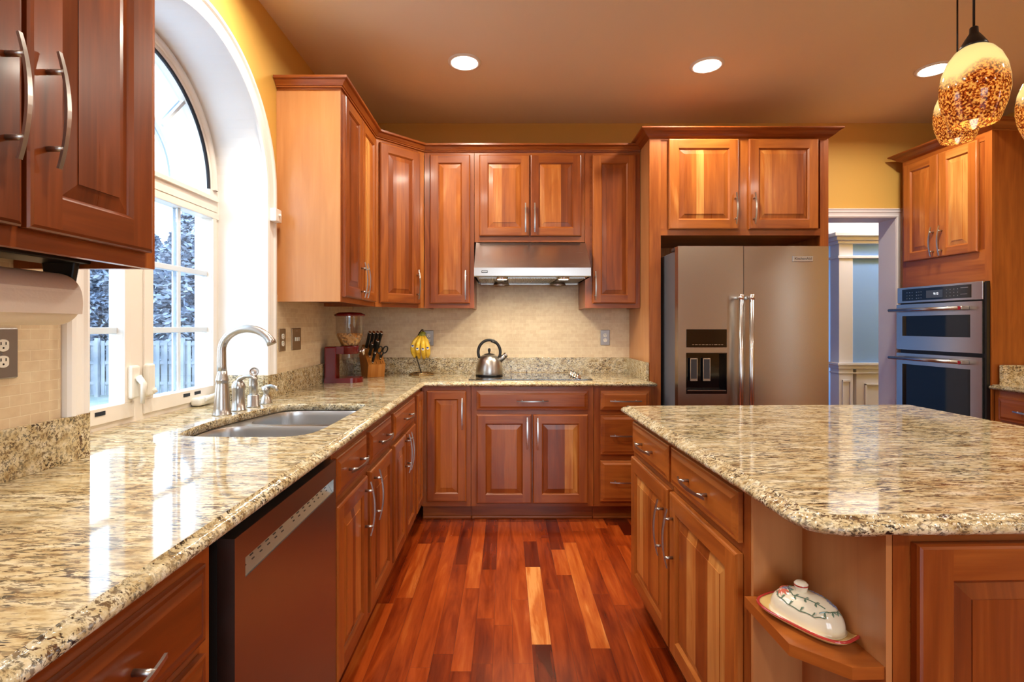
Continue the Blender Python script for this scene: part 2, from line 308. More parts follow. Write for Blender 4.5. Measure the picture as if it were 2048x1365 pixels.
# ------------------------------------------------------------------ mesh builder
AX = {'x': Vector((1, 0, 0)), 'y': Vector((0, 1, 0)), 'z': Vector((0, 0, 1))}
class MB:
    def __init__(s):
        s.v = []; s.f = []; s.uv = []; s.tn = []; s.mi = []; s.sm = []; s.M = None
    def P(s, p):
        p = Vector(p)
        if s.M is not None: p = s.M @ p
        s.v.append(p); return len(s.v)-1
    def poly(s, pts, g='z', tone=.5, off=(0, 0), mi=0, sm=False):
        pts = [Vector(p) for p in pts]
        n = Vector((0, 0, 0))
        for i in range(len(pts)):
            a, b = pts[i], pts[(i+1) % len(pts)]
            n += a.cross(b)
        n = n.normalized() if n.length > 1e-12 else Vector((0, 0, 1))
        ga = AX[g] if isinstance(g, str) else g
        if abs(n.dot(ga)) > .9:
            ga2 = AX['x'] if abs(n.x) < .7 else AX['y']
            u_ = n.cross(ga2); uv = [(p.dot(u_)+off[0], p.dot(ga2)*.3+off[1]) for p in pts]
        else:
            u_ = n.cross(ga).normalized(); uv = [(p.dot(u_)+off[0], p.dot(ga)+off[1]) for p in pts]
        s.f.append([s.P(p) for p in pts]); s.uv.append(uv); s.tn.append(tone); s.mi.append(mi); s.sm.append(sm)
    def box(s, x0, x1, y0, y1, z0, z1, g='z', tone=None, mi=0, skip=''):
        if tone is None: tone = random.uniform(.3, .62)
        off = (random.uniform(0, 50), random.uniform(0, 50))
        F = {'-z': [(x0, y0, z0), (x0, y1, z0), (x1, y1, z0), (x1, y0, z0)], '+z': [(x0, y0, z1), (x1, y0, z1), (x1, y1, z1), (x0, y1, z1)],
             '-y': [(x0, y0, z0), (x1, y0, z0), (x1, y0, z1), (x0, y0, z1)], '+y': [(x1, y1, z0), (x0, y1, z0), (x0, y1, z1), (x1, y1, z1)],
             '-x': [(x0, y1, z0), (x0, y0, z0), (x0, y0, z1), (x0, y1, z1)], '+x': [(x1, y0, z0), (x1, y1, z0), (x1, y1, z1), (x1, y0, z1)]}
        base = len(s.v)
        cs = [(x0, y0, z0), (x1, y0, z0), (x1, y1, z0), (x0, y1, z0), (x0, y0, z1), (x1, y0, z1), (x1, y1, z1), (x0, y1, z1)]
        ids = {c: s.P(c) for c in cs} if len(set(cs)) == 8 else None
        for k, pts in F.items():
            if k in skip.split(): continue
            n0 = len(s.v)
            s.poly(pts, g, tone, off, mi)
            if ids:
                s.v = s.v[:n0]; s.f[-1] = [ids[p] for p in pts]
    def prism(s, poly2, z0, z1, g='x', tone=.5, mi=0, mis=None, sm=False, caps=True):
        """vertical extrusion of a counter-clockwise xy polygon"""
        off = (random.uniform(0, 50), random.uniform(0, 50))
        if caps:
            s.poly([(x, y, z1) for x, y in poly2], g, tone, off, mi)
            s.poly([(x, y, z0) for x, y in reversed(poly2)], g, tone, off, mi)
        n = len(poly2)
        for i in range(n):
            a, b = poly2[i], poly2[(i+1) % n]
            s.poly([(a[0], a[1], z0), (b[0], b[1], z0), (b[0], b[1], z1), (a[0], a[1], z1)], 'z' if g == 'z' else g, tone, off, mi if mis is None else mis, sm)
    def strips(s, rings, closed=True, mi=0, sm=True, tone=.5, cap0=False, cap1=False, loop=False):
        """rings: list of equal-length point lists"""
        ids = [[s.P(p) for p in r] for r in rings]
        n = len(ids[0]); m = len(ids)
        for j in range(m if loop else m-1):
            a, b = ids[j], ids[(j+1) % m]
            for i in range(n if closed else n-1):
                k = (i+1) % n
                s.f.append([a[i], a[k], b[k], b[i]]); s.uv.append([(i/n, j/m), ((i+1)/n, j/m), ((i+1)/n, (j+1)/m), (i/n, (j+1)/m)])
                s.tn.append(tone); s.mi.append(mi); s.sm.append(sm)
        for c, r, rev in ((cap0, ids[0], True), (cap1, ids[-1], False)):
            if c:
                q = list(reversed(r)) if rev else list(r)
                s.f.append(q); s.uv.append([(s.v[i].x, s.v[i].y) for i in q]); s.tn.append(tone); s.mi.append(mi); s.sm.append(False)
    def lathe(s, prof, c=(0, 0, 0), n=32, axis='z', mi=0, sm=True, cap0=True, cap1=True, scale=(1, 1), tone=.5):
        """prof: [(r, h)...] from bottom to top"""
        rings = []
        for r, h in prof:
            ring = []
            for i in range(n):
                a = 2*PI*i/n; u, v = r*math.cos(a)*scale[0], r*math.sin(a)*scale[1]
                p = {'z': (u, v, h), 'y': (v, h, u), 'x': (h, u, v)}[axis]
                ring.append((c[0]+p[0], c[1]+p[1], c[2]+p[2]))
            rings.append(ring)
        s.strips(rings, True, mi, sm, tone, cap0 and prof[0][0] > 1e-6, cap1 and prof[-1][0] > 1e-6)
    def tube(s, path, rad, n=10, mi=0, flat=(1, 1), caps=True, closed=False, up=None, tone=.5):
        path = [Vector(p) for p in path]; m = len(path)
        rads = rad if isinstance(rad, (list, tuple)) else [rad]*m
        rings = []; prev = None
        for j in range(m):
            if closed: t = path[(j+1) % m]-path[j-1]
            else: t = path[min(j+1, m-1)]-path[max(j-1, 0)]
            t.normalize()
            if prev is None:
                ref = Vector(up) if up else (Vector((0, 0, 1)) if abs(t.z) < .9 else Vector((1, 0, 0)))
                a = (ref - t*ref.dot(t)).normalized()
            else:
                a = (prev - t*prev.dot(t)); a = a.normalized() if a.length > 1e-6 else prev
            prev = a; b = t.cross(a)
            rings.append([tuple(path[j]+a*(rads[j]*flat[0]*math.cos(2*PI*i/n+PI/n))+b*(rads[j]*flat[1]*math.sin(2*PI*i/n+PI/n))) for i in range(n)])
        s.strips(rings, True, mi, n > 6, tone, caps and not closed, caps and not closed, loop=closed)
    def build(s, name, mats, parent=None, bevel=None, seg=2, recalc=False, smooth_angle=None):
        me = bpy.data.meshes.new(name); me.from_pydata([tuple(p) for p in s.v], [], s.f)
        if not isinstance(mats, (list, tuple)): mats = [mats]
        for m in mats: me.materials.append(M[m] if isinstance(m, str) else m)
        u = me.uv_layers.new(name='UVMap'); t = me.uv_layers.new(name='Tone')
        k = 0
        ud = u.data; td = t.data
        for fi, f in enumerate(s.f):
            p = me.polygons[fi]; p.material_index = s.mi[fi]; p.use_smooth = s.sm[fi]
            for j in range(len(f)):
                ud[k].uv = s.uv[fi][j]; td[k].uv = (s.tn[fi], .5); k += 1
        me.validate()
        if recalc:
            bm = bmesh.new(); bm.from_mesh(me); bmesh.ops.recalc_face_normals(bm, faces=bm.faces); bm.to_mesh(me); bm.free()
        o = bpy.data.objects.new(name, me); C.objects.link(o)
        if parent is not None: o.parent = parent
        if bevel:
            b = o.modifiers.new('bevel', 'BEVEL'); b.width = bevel; b.segments = seg; b.limit_method = 'ANGLE'; b.angle_limit = R(40)
            b.harden_normals = False
        return o

def tag(o, label=None, cat=None, group=None, kind=None):
    if label: o['label'] = label
    if cat: o['category'] = cat
    if group: o['group'] = group
    if kind: o['kind'] = kind
    return o
def thing(name, label, cat, loc=(0, 0, 0), rz=0, group=None):
    o = bpy.data.objects.new(name, None); C.objects.link(o); o.empty_display_size = .05
    o.location = loc; o.rotation_euler = (0, 0, rz)
    return tag(o, label, cat, group)
def copy_tree(o, parent=None):
    c = o.copy(); C.objects.link(c)
    if parent is not None: c.parent = parent
    for ch in list(o.children): copy_tree(ch, c)
    return c
def arc(cx, cz, r, a0, a1, n):
    return [(cx+r*math.cos(a0+(a1-a0)*i/n), cz+r*math.sin(a0+(a1-a0)*i/n)) for i in range(n+1)]
def text_part(name, s, size, m, parent, loc, rot, extrude=.0004, stretch=1.0):
    cu = bpy.data.curves.new('t', 'FONT'); cu.body = s; cu.size = size; cu.extrude = extrude; cu.align_x = 'CENTER'; cu.align_y = 'CENTER'
    to = bpy.data.objects.new('t', cu); C.objects.link(to)
    bpy.context.view_layer.update()
    me = bpy.data.meshes.new_from_object(to); bpy.data.objects.remove(to)
    o = bpy.data.objects.new(name, me); C.objects.link(o); me.materials.clear(); me.materials.append(M[m])
    for v in me.vertices: v.co.x *= stretch
    o.parent = parent; o.location = loc; o.rotation_euler = rot
    return o
# ------------------------------------------------------------------ setting
XL = -1.186; YB = 3.956; XR = 3.72; YR = -3.2
def struct(o): o['kind'] = 'structure'; return o
def slab_holes(mb, outline, holes, d0, d1, f, mi=0, hole_mi=0):
    """flat slab between depth d0 and d1 with holes; f(a, b, d) -> xyz"""
    loops = [outline]+holes
    pts = [Vector((a, b, 0)) for l in loops for a, b in l]
    tris = tessellate_polygon([[Vector((a, b, 0)) for a, b in l] for l in loops])
    for t in tris:
        for d in (d0, d1):
            mb.poly([f(pts[i].x, pts[i].y, d) for i in t], 'z', .5, (0, 0), mi)
    for li, l in enumerate(loops):
        for i in range(len(l)):
            a, b = l[i], l[(i+1) % len(l)]
            mb.poly([f(a[0], a[1], d0), f(b[0], b[1], d0), f(b[0], b[1], d1), f(a[0], a[1], d1)], 'z', .5, (0, 0), mi if li == 0 else hole_mi, li > 0)
# arched window opening in the left wall, in (y, z)
WY0, WY1, WZ, WR = 1.44, 2.53, 1.938, .545
WC = (WY0+WY1)/2
def arch_outline(r, z0, n=40):
    return [(WC-r, z0)] + [(WC-r*math.cos(PI*i/n), WZ+r*math.sin(PI*i/n)) for i in range(n+1)] + [(WC+r, z0)]
mb = MB()
slab_holes(mb, [(YR, 0), (YB, 0), (YB, CEIL), (YR, CEIL)], [arch_outline(WR, .872)], XL, XL-.35, lambda a, b, d: (d, a, b), 0, 1)
struct(mb.build('wall_left', ['wall', 'white'], recalc=True)); wall_left = bpy.data.objects['wall_left']
DX0, DX1, DZ = 2.20, 3.015, 2.117
mb = MB()
slab_holes(mb, [(XL-.35, 0), (DX0, 0), (DX0, DZ), (DX1, DZ), (DX1, 0), (6.2, 0), (6.2, CEIL), (XL-.35, CEIL)], [], YB, YB+.17, lambda a, b, d: (a, d, b))
wall_back = struct(mb.build('wall_back', ['wall'], recalc=True))
mb = MB()
slab_holes(mb, [(YR, 0), (YB, 0), (YB, CEIL), (YR, CEIL)], [[(-.80, .25), (-.80, 2.2), (-.30, 2.2), (-.30, .25)]], XR, XR+.15, lambda a, b, d: (d, a, b))
wall_right = struct(mb.build('wall_right', 'wall', recalc=True))
w3 = struct(thing('added_streak_window', None, None))  # unseen window, added to throw a bright streak onto the refrigerator door
mb = MB()
for a, b, c_, d_ in ((-.80, -.75, .25, 2.2), (-.35, -.30, .25, 2.2), (-.75, -.35, .25, .31), (-.75, -.35, 2.14, 2.2), (-.75, -.35, 1.2, 1.24)): mb.box(XR+.05, XR+.11, a, b, c_, d_)
mb.build('frame', 'white', w3)
mb = MB(); mb.box(XR+.078, XR+.082, -.76, -.34, .3, 2.15); mb.build('glass_pane', 'glass', w3)
mb = MB()
slab_holes(mb, [(XL-.35, 0), (XR+.15, 0), (XR+.15, CEIL), (XL-.35, CEIL)], [[(-.5, .05), (-.5, 2.35), (1.7, 2.35), (1.7, .05)]], YR, YR-.15, lambda a, b, d: (a, d, b))
struct(mb.build('wall_rear', 'wall', recalc=True))
mb = MB(); mb.box(XL-.35, XR+.15, YR-.15, YB+.17, CEIL, CEIL+.12); struct(mb.build('ceiling', 'ceiling'))

# floor: random length planks running away from the camera
mb = MB(); mb.box(XL-.35, 6.2, YR-.15, 8.6, -.06, -.0025, mi=1)
rnd = random.Random(11)
PWD = .0775
x = .106-PWD*17
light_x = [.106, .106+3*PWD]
while x < 3.9:
    cuts = []
    y = YR+.02 - rnd.uniform(0, .7)
    while y < 8.5:
        ln = rnd.choice([.3, .45, .6, .75, .95, 1.2]); cuts.append((y, y+ln)); y += ln
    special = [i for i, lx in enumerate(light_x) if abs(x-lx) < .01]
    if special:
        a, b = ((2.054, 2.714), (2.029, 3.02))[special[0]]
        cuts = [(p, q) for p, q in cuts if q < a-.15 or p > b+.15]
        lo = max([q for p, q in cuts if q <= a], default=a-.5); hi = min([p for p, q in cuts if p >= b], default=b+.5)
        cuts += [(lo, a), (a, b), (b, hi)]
    for p, q in cuts:
        p = max(p, YR-.14); q = min(q, 8.5)
        if q-p < .02: continue
        t = rnd.choice([.08, .18, .28, .34, .38, .44, .5, .62])+rnd.uniform(-.05, .05)
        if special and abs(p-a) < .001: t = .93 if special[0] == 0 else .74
        mb.poly([(x+.0004, p+.0004, 0), (x+PWD-.0004, p+.0004, 0), (x+PWD-.0004, q-.0004, 0), (x+.0004, q-.0004, 0)], 'y', t, (rnd.uniform(0, 90), rnd.uniform(0, 90)))
    x += PWD
struct(mb.build('floor', ['floor', 'gap']))

# tile backsplashes: mosaic skin on the walls
def tile_skin(name, parent, rects, f):
    mb = MB()
    for a0, a1, b0, b1 in rects:
        pts = [(a0, b0), (a1, b0), (a1, b1), (a0, b1)]
        for d in (.006, .0):
            mb.f.append([mb.P(f(a, b, d)) for a, b in pts]); mb.uv.append([(a, b) for a, b in pts]); mb.tn.append(.5); mb.mi.append(0); mb.sm.append(False)
        for i in range(4):
            p, q = pts[i], pts[(i+1) % 4]
            mb.f.append([mb.P(f(p[0], p[1], .006)), mb.P(f(q[0], q[1], .006)), mb.P(f(q[0], q[1], 0)), mb.P(f(p[0], p[1], 0))])
            mb.uv.append([p, q, q, p]); mb.tn.append(.5); mb.mi.append(0); mb.sm.append(False)
    return mb.build(name, 'tile', parent, recalc=True)
tile_skin('mosaic_tile', wall_back, [(XL, .975, 1.02, 1.44), (-.222, .563, 1.44, 1.64)], lambda a, b, d: (a, YB-d, b))
tile_skin('mosaic_tile', wall_left, [(2.612, YB, 1.02, 1.44), (-.6, 1.358, 1.02, 1.46)], lambda a, b, d: (XL+d, a, b))

# ---- arched window
XF = -1.42
win = thing('window_1', None, None); struct(win)
mb = MB()   # outer frame with two casement openings and the half-round light
O_near = [(1.50, .992), (1.90, .992), (1.90, 1.80), (1.50, 1.80)]
O_far = [(2.054, .992), (2.475, .992), (2.475, 1.80), (2.054, 1.80)]
RA = .475
O_arch = [(WC-math.sqrt(RA**2-.03**2), 1.908)] + [(WC-RA*math.cos(PI*i/36), WZ+RA*math.sin(PI*i/36)) for i in range(0, 37)] + [(WC+math.sqrt(RA**2-.03**2), 1.908)]
slab_holes(mb, arch_outline(WR, .875), [O_near, O_far, O_arch], XF, XF-.052, lambda a, b, d: (d, a, b))
mb.build('frame', 'frame', win, recalc=True)
for (a0, a1) in ((1.50, 1.90), (2.054, 2.475)):
    mb = MB()          # sash lip standing proud of the frame, then the step behind it
    for (p0, p1, q0, q1) in ((a0-.05, a1+.05, .935, .992), (a0-.05, a1+.05, 1.80, 1.83), (a0-.05, a0, .992, 1.80), (a1, a1+.03, .992, 1.80)):
        mb.box(XF, XF+.008, p0, p1, q0, q1)
    mb.build('sash', 'frame', win, bevel=.002)
    mb = MB()
    mb.box(XF-.038, XF-.035, a0, a1, .992, 1.80); mb.build('glass_pane', 'glass', win)
    mb = MB()
    mid = (a0+a1)/2
    for xx in (XF-.030, XF-.051):
        mb.box(xx, xx+.008, mid-.010, mid+.010, .992, 1.80)
        for zz in (1.262, 1.532): mb.box(xx, xx+.009, a0, a1, zz-.012, zz+.012)
    mb.build('muntin', 'muntin', win, bevel=.002)
    mb = MB()          # latch track and label plates on the bottom rail
    for yy in ((a0+a1)/2-.02, (a0+a1)/2+.06): mb.box(XF+.008, XF+.010, yy, yy+.045, .966, .980)
    mb.build('vent_plate', 'gasket', win)
mb = MB(); ring = []
for r_, dx in ((RA+.002, -.001), (RA+.002, .002), (RA-.005, .002), (RA-.005, -.012)):
    ring.append([(XF+dx, WC-r_*math.cos(PI*i/36), WZ+r_*math.sin(PI*i/36)) for i in range(37)])
mb.strips(ring, closed=False); mb.build('gasket', 'gasket', win)
mb = MB(); ring = []
for r_, dx in ((.53, 0), (.527, .012), (.500, .012), (.497, 0)):
    ring.append([(XF+dx, WC-r_*math.cos(PI*i/36), WZ+r_*math.sin(PI*i/36)) for i in range(37)])
mb.strips(ring, closed=False)
mb.box(XF, XF+.012, WC-.53, WC+.53, 1.885, 1.905); mb.box(XF, XF+.006, WC-.53, WC+.53, 1.835, 1.86)
mb.build('frame_moulding', 'frame', win)
mb = MB()
slab_holes(mb, [(WC-.466, 1.905)]+[(WC-.466*math.cos(PI*i/36), WZ+.466*math.sin(PI*i/36)) for i in range(37)]+[(WC+.466, 1.905)], [], XF-.038, XF-.035, lambda a, b, d: (d, a, b))
mb.build('glass_pane', 'glass', win, recalc=True)
mb = MB()
for ang in (48, 90, 132):
    ca, sa = math.cos(R(ang)), math.sin(R(ang))
    for xx in (XF-.026, XF-.050):
        mb.tube([(xx, WC+ca*.25, WZ+sa*.25), (xx, WC+ca*.468, WZ+sa*.468)], .010, 4)
for xx in (XF-.026, XF-.050):
    mb.tube([(xx, WC-.246*math.cos(PI*i/24), WZ-.02+.246*math.sin(PI*i/24)) for i in range(25)], .010, 4)
mb.build('muntin', 'muntin', win)
# casing on the room side
mb = MB()
prof = [(0, 0), (0, .014), (.012, .018), (.020, .013), (.030, .013), (.052, .018), (.060, .026), (.074, .026), (.080, .018), (.080, 0)]
rings = []
for o_, h_ in prof:
    r_ = WR-.004+o_
    rings.append([(XL+h_, WC-r_, 1.036)]+[(XL+h_, WC-r_*math.cos(PI*i/48), WZ+r_*math.sin(PI*i/48)) for i in range(49)]+[(XL+h_, WC+r_, 1.036)])
mb.strips(rings, closed=False, sm=False)
mb.build('casing', 'white', win, recalc=True)
mb = MB()
mb.box(XL+.018, XL+.05, 2.535, 2.60, 1.80, 1.865); mb.lathe([(.008, 0), (.008, .012)], (XL+.05, 2.568, 1.833), 12, 'x')
mb.build('shade_bracket', 'white', win, bevel=.004)
# lock levers and crank
for yy, down in ((1.935, True), (2.02, False)):
    mb = MB(); mb.box(XF+.002, XF+.026, yy-.022, yy+.022, 1.005, 1.13)
    lk = mb.build('sash_lock', 'whiteplastic', win, bevel=.008)
    mb = MB()
    if down: mb.tube([(XF+.028, yy+.004, 1.085), (XF+.05, yy+.004, 1.06), (XF+.045, yy+.004, .985)], [.014, .011, .007], 8)
    else: mb.tube([(XF+.024, yy+.01, 1.03), (XF+.03, yy+.016, 1.015)], [.010, .008], 8)
    mb.build('lever', 'whiteplastic', lk)
mb = MB(); mb.box(XF+.002, XF+.05, 2.30, 2.42, .917, .955); ck = mb.build('crank_base', 'whiteplastic', win, bevel=.012, seg=3)
mb = MB(); mb.tube([(XF+.05, 2.33, .945), (XF+.06, 2.40, .955), (XF+.055, 2.47, .985), (XF+.05, 2.50, .99)], [.012, .010, .008, .008], 8)
mb.build('crank_handle', 'whiteplastic', ck)

# ---- doorway casing
mb = MB()
prof = [(-.004, 0), (-.004, .012), (.006, .018), (.014, .014), (.030, .014), (.040, .020), (.050, .016), (.062, .022), (.068, .012), (.068, 0)]
rings = []
for o_, h_ in prof:
    rings.append([(DX0-o_, YB-h_, 0), (DX0-o_, YB-h_, DZ+o_), (DX1+o_, YB-h_, DZ+o_), (DX1+o_, YB-h_, 0)])
mb.strips(rings, closed=False, sm=False)
cas = struct(mb.build('trim_1', 'hallwhite', recalc=True))
mb = MB()
mb.box(DX0, DX0+.006, YB-.004, YB+.174, 0, DZ); mb.box(DX1-.006, DX1, YB-.004, YB+.174, 0, DZ); mb.box(DX0, DX1, YB-.004, YB+.174, DZ-.006, DZ)
mb.build('jamb', 'hallwhite', cas)

# ---- glazed doors behind the camera
w2 = struct(thing('window_2', None, None))
mb = MB()
for xx in (-.5, .56, 1.62): mb.box(xx, xx+.08, YR-.10, YR-.03, .05, 2.35)
mb.box(-.5, 1.7, YR-.10, YR-.03, .05, .22); mb.box(-.5, 1.7, YR-.10, YR-.03, 2.27, 2.35)
mb.build('frame', 'white', w2)
mb = MB(); mb.box(-.45, 1.65, YR-.07, YR-.066, .2, 2.3); mb.build('glass_pane', 'glass', w2)

# ---- hall beyond the doorway
HY = 5.12
mb = MB(); mb.box(1.2, 6.2, 7.4, 7.55, 0, 3.0); struct(mb.build('wall_hall_far', 'bluewall'))
mb = MB(); mb.box(1.05, 1.2, YB+.17, 7.4, 0, 3.0); struct(mb.build('wall_hall_left', 'bluewall'))
mb = MB()
slab_holes(mb, [(YB+.17, 0), (7.55, 0), (7.55, 3.0), (YB+.17, 3.0)], [[(4.5, .4), (4.5, 2.6), (7.3, 2.6), (7.3, .4)]], 6.05, 6.2, lambda a, b, d: (d, a, b))  # opening sized to let more sky light into the hall
struct(mb.build('wall_hall_right', 'bluewall', recalc=True))
mb = MB(); mb.box(1.05, 6.2, YB+.17, 7.55, 3.0, 3.1); struct(mb.build('ceiling_hall', 'hallwhite'))
mb = MB(); mb.box(1.2, 4.5, 7.33, 7.4, 2.42, 2.52); mb.box(1.2, 4.5, 7.36, 7.4, 2.30, 2.42); struct(mb.build('trim_2', 'hallwhite', bevel=.01))
col = thing('hall_partition', 'white square column and blue half wall with panelled wainscot seen through the doorway', 'column', (3.335, HY, 0))
def cbox(name, m, boxes, parent, bevel=.004):
    mb = MB()
    for b in boxes: mb.box(*b)
    return mb.build(name, m, parent, bevel=bevel)
cbox('column_shaft', 'hallwhite', [(0, .14, 0, .14, 0, 2.16)], col)
cbox('blue_panel', 'bluewall', [(.14, 1.2, .02, .12, .84, 2.16)], col, None)
cbox('wainscot', 'hallwhite', [(.14, .18, .05, .14, 0, .86), (.18, 1.2, .01, .14, 0, .86)], col)
cbox('inset_panel', 'hallwhite', [(.03, .035, -.012, 0, .15, .74), (.105, .11, -.012, 0, .15, .74), (.03, .11, -.012, 0, .72, .74),
                                   (.26, .275, -.006, .01, .15, .70), (.26, 1.0, -.006, .01, .685, .70)], col, .002)
cbox('chair_rail', 'hallwhite', [(-.03, 1.2, -.03, .14, .885, .91), (-.015, 1.2, -.016, .14, .85, .885), (-.008, 1.2, -.008, .14, .80, .815)], col)
cbox('capital', 'hallwhite', [(-.02, 1.2, -.02, .15, 1.955, 1.98), (-.03, 1.2, -.03, .16, 2.10, 2.13), (-.06, 1.2, -.06, .18, 2.13, 2.165), (-.10, 1.2, -.10, .20, 2.165, 2.20)], col)
mb = MB()   # arched header above the column
pts = [(-2.0, 2.62), (-1.6, 2.62)]+[(-.95-.65*math.cos(PI*i/16), 2.20+.42*math.sin(PI*i/16)) for i in range(8, 17)]+[(1.2, 2.2), (1.2, 3.0), (-2.0, 3.0)]
slab_holes(mb, pts, [], .0, .14, lambda a, b, d: (a, d, b)); mb.build('header', 'hallwhite', col, recalc=True)

# ---- outside
mb = MB(); mb.box(-45, XL-.36, -20, 60, -.85, -.8); mb.box(XL-.36, 40, -45, YR-.2, -.85, -.8); mb.box(6.4, 30, -3, 40, -.85, -.8)
tag(mb.build('lawn', 'lawn'), 'pale overexposed lawn outside the window', 'lawn', kind='stuff')
mb = MB(); mb.box(-6.5, XL-.40, -.5, 8, -.8, -.72); tag(mb.build('patio', 'concrete'), 'pale patio slab just outside the kitchen window', 'patio')
fen = thing('board_fence', 'weathered pale board fence running across behind the patio', 'fence', (-12, 15.0, -.8))
mb = MB(); k = 0; x = -14.0
while x < 11.5:
    w_ = .125; mb.box(x, x+w_-.022, 0 if k % 2 else .045, .02 if k % 2 else .065, .05, 1.64+rnd.uniform(-.01, .01)); x += w_*.92; k += 1
mb.build('board_panel', 'fence', fen)
mb = MB()
for zz in (.35, .95, 1.5): mb.box(-14, 11.5, .02, .045, zz, zz+.09)
mb.build('rail', 'fence', fen)
for i, xx in enumerate((-10, -7.5, -5, -2.5, 0, 2.5, 5, 7.5)):
    cbox('post', 'fence', [(xx, xx+.1, -.06, .03, 0, 1.72)], fen, None)
bench = thing('patio_bench', 'small dark bench standing on the patio beyond the near window sash', 'bench', (-7.3, 9.6, -.8))
cbox('bench_top', 'towergrey', [(0, 1.2, 0, .35, .40, .44)], bench)
for xx in (.08, 1.06): cbox('leg', 'towergrey', [(xx, xx+.06, .03, .32, 0, .40)], bench)
# trees
def crown_mesh(seed, n, h, rad, conifer):
    r = random.Random(seed); mb = MB()
    for _ in range(n):
        t = r.random()**(.8)
        if conifer: rr = rad*(1-t**2*.75)*(.35+.65*r.random()**.5); z = .6+t*(h-.6)
        else:
            z = h*(.05+.95*t); rr = rad*math.sqrt(max(0, 1-((t-.45)/.6)**2))*r.random()**.45
        a = r.uniform(0, 2*PI); c = Vector((rr*math.cos(a), rr*math.sin(a), z))
        d = Vector((r.gauss(0, 1), r.gauss(0, 1), r.gauss(-.15, .45))).normalized(); e = d.orthogonal().normalized()
        e = (Matrix.Rotation(r.uniform(0, 6.28), 3, d) @ e)
        l_ = r.uniform(.14, .38) if conifer else r.uniform(.12, .34); w_ = l_*.2
        mb.poly([c-d*l_*.5, c+e*w_, c+d*l_*.5, c-e*w_], 'z')
    return mb
def trunk_mesh(h, r0):
    mb = MB(); mb.tube([(0, 0, 0), (.08, .03, h*.4), (.02, -.04, h*.75), (0, 0, h*.97)], [r0, r0*.75, r0*.4, .02], 8)
    for k in range(16):
        z = h*(.25+.045*k); a = k*2.4; l_ = h*.28*(1-z/h)+.3
        mb.tube([(0, 0, z), (math.cos(a)*l_*.6, math.sin(a)*l_*.6, z+.3), (math.cos(a)*l_, math.sin(a)*l_, z+.45)], [r0*.3, r0*.18, .01], 5)
    return mb
kinds = []
for i, (sd, n, h, rad, con) in enumerate(((1, 16000, 6.6, 2.3, True), (2, 16000, 6.2, 2.3, False))):
    root = thing('conifer_tree' if con else 'broadleaf_tree', '', 'tree')
    crown_mesh(sd, n, h, rad, con).build('crown', 'leaf', root); trunk_mesh(h, .16).build('trunk', 'bark', root)
    kinds.append(root)
used = set()
TREES = [(-24.6, 20, 1), (-20.2, 20, 0), (-15.8, 20, 1), (-11.4, 20, 0), (-7.0, 20, 1), (-22.4, 24.4, 0), (-18.0, 24.4, 1), (-13.6, 24.4, 0), (-9.2, 24.4, 1), (-26.8, 24.4, 1), (-20.4, 28.8, 0), (-16.0, 28.8, 0), (-11.6, 28.8, 1), (-24.8, 28.8, 0)]
for x, y, k in TREES:
    o = kinds[k] if k not in used else copy_tree(kinds[k]); used.add(k)
    o.location = (x, y, -.8); o.rotation_euler.z = x*7.3+y; s_ = 1+.12*math.sin(x*5+y); o.scale = (s_, s_, s_)
    o['group'] = 'trees behind the board fence'
    o['label'] = ('tall hazy conifer behind the board fence', 'hazy bare-branched tree behind the board fence', 'low bushy tree growing just behind the board fence')[k]

hl = thing('hall_fill_light', 'unseen dome light added to brighten the hall beyond the doorway', 'ceiling light', (3.9, 4.55, 2.998))
mb = MB(); mb.lathe([(.0, -.08), (.07, -.07), (.12, -.04), (.14, 0)], (0, 0, 0), 32, cap0=False, cap1=False); mb.build('dome', 'bulb', hl)
lamp('hall_fill_lamp', 'POINT', (3.9, 4.55, 2.80), 40, (.84, .91, 1), size=.1)  # dome and lamp are unseen, added to brighten the hall
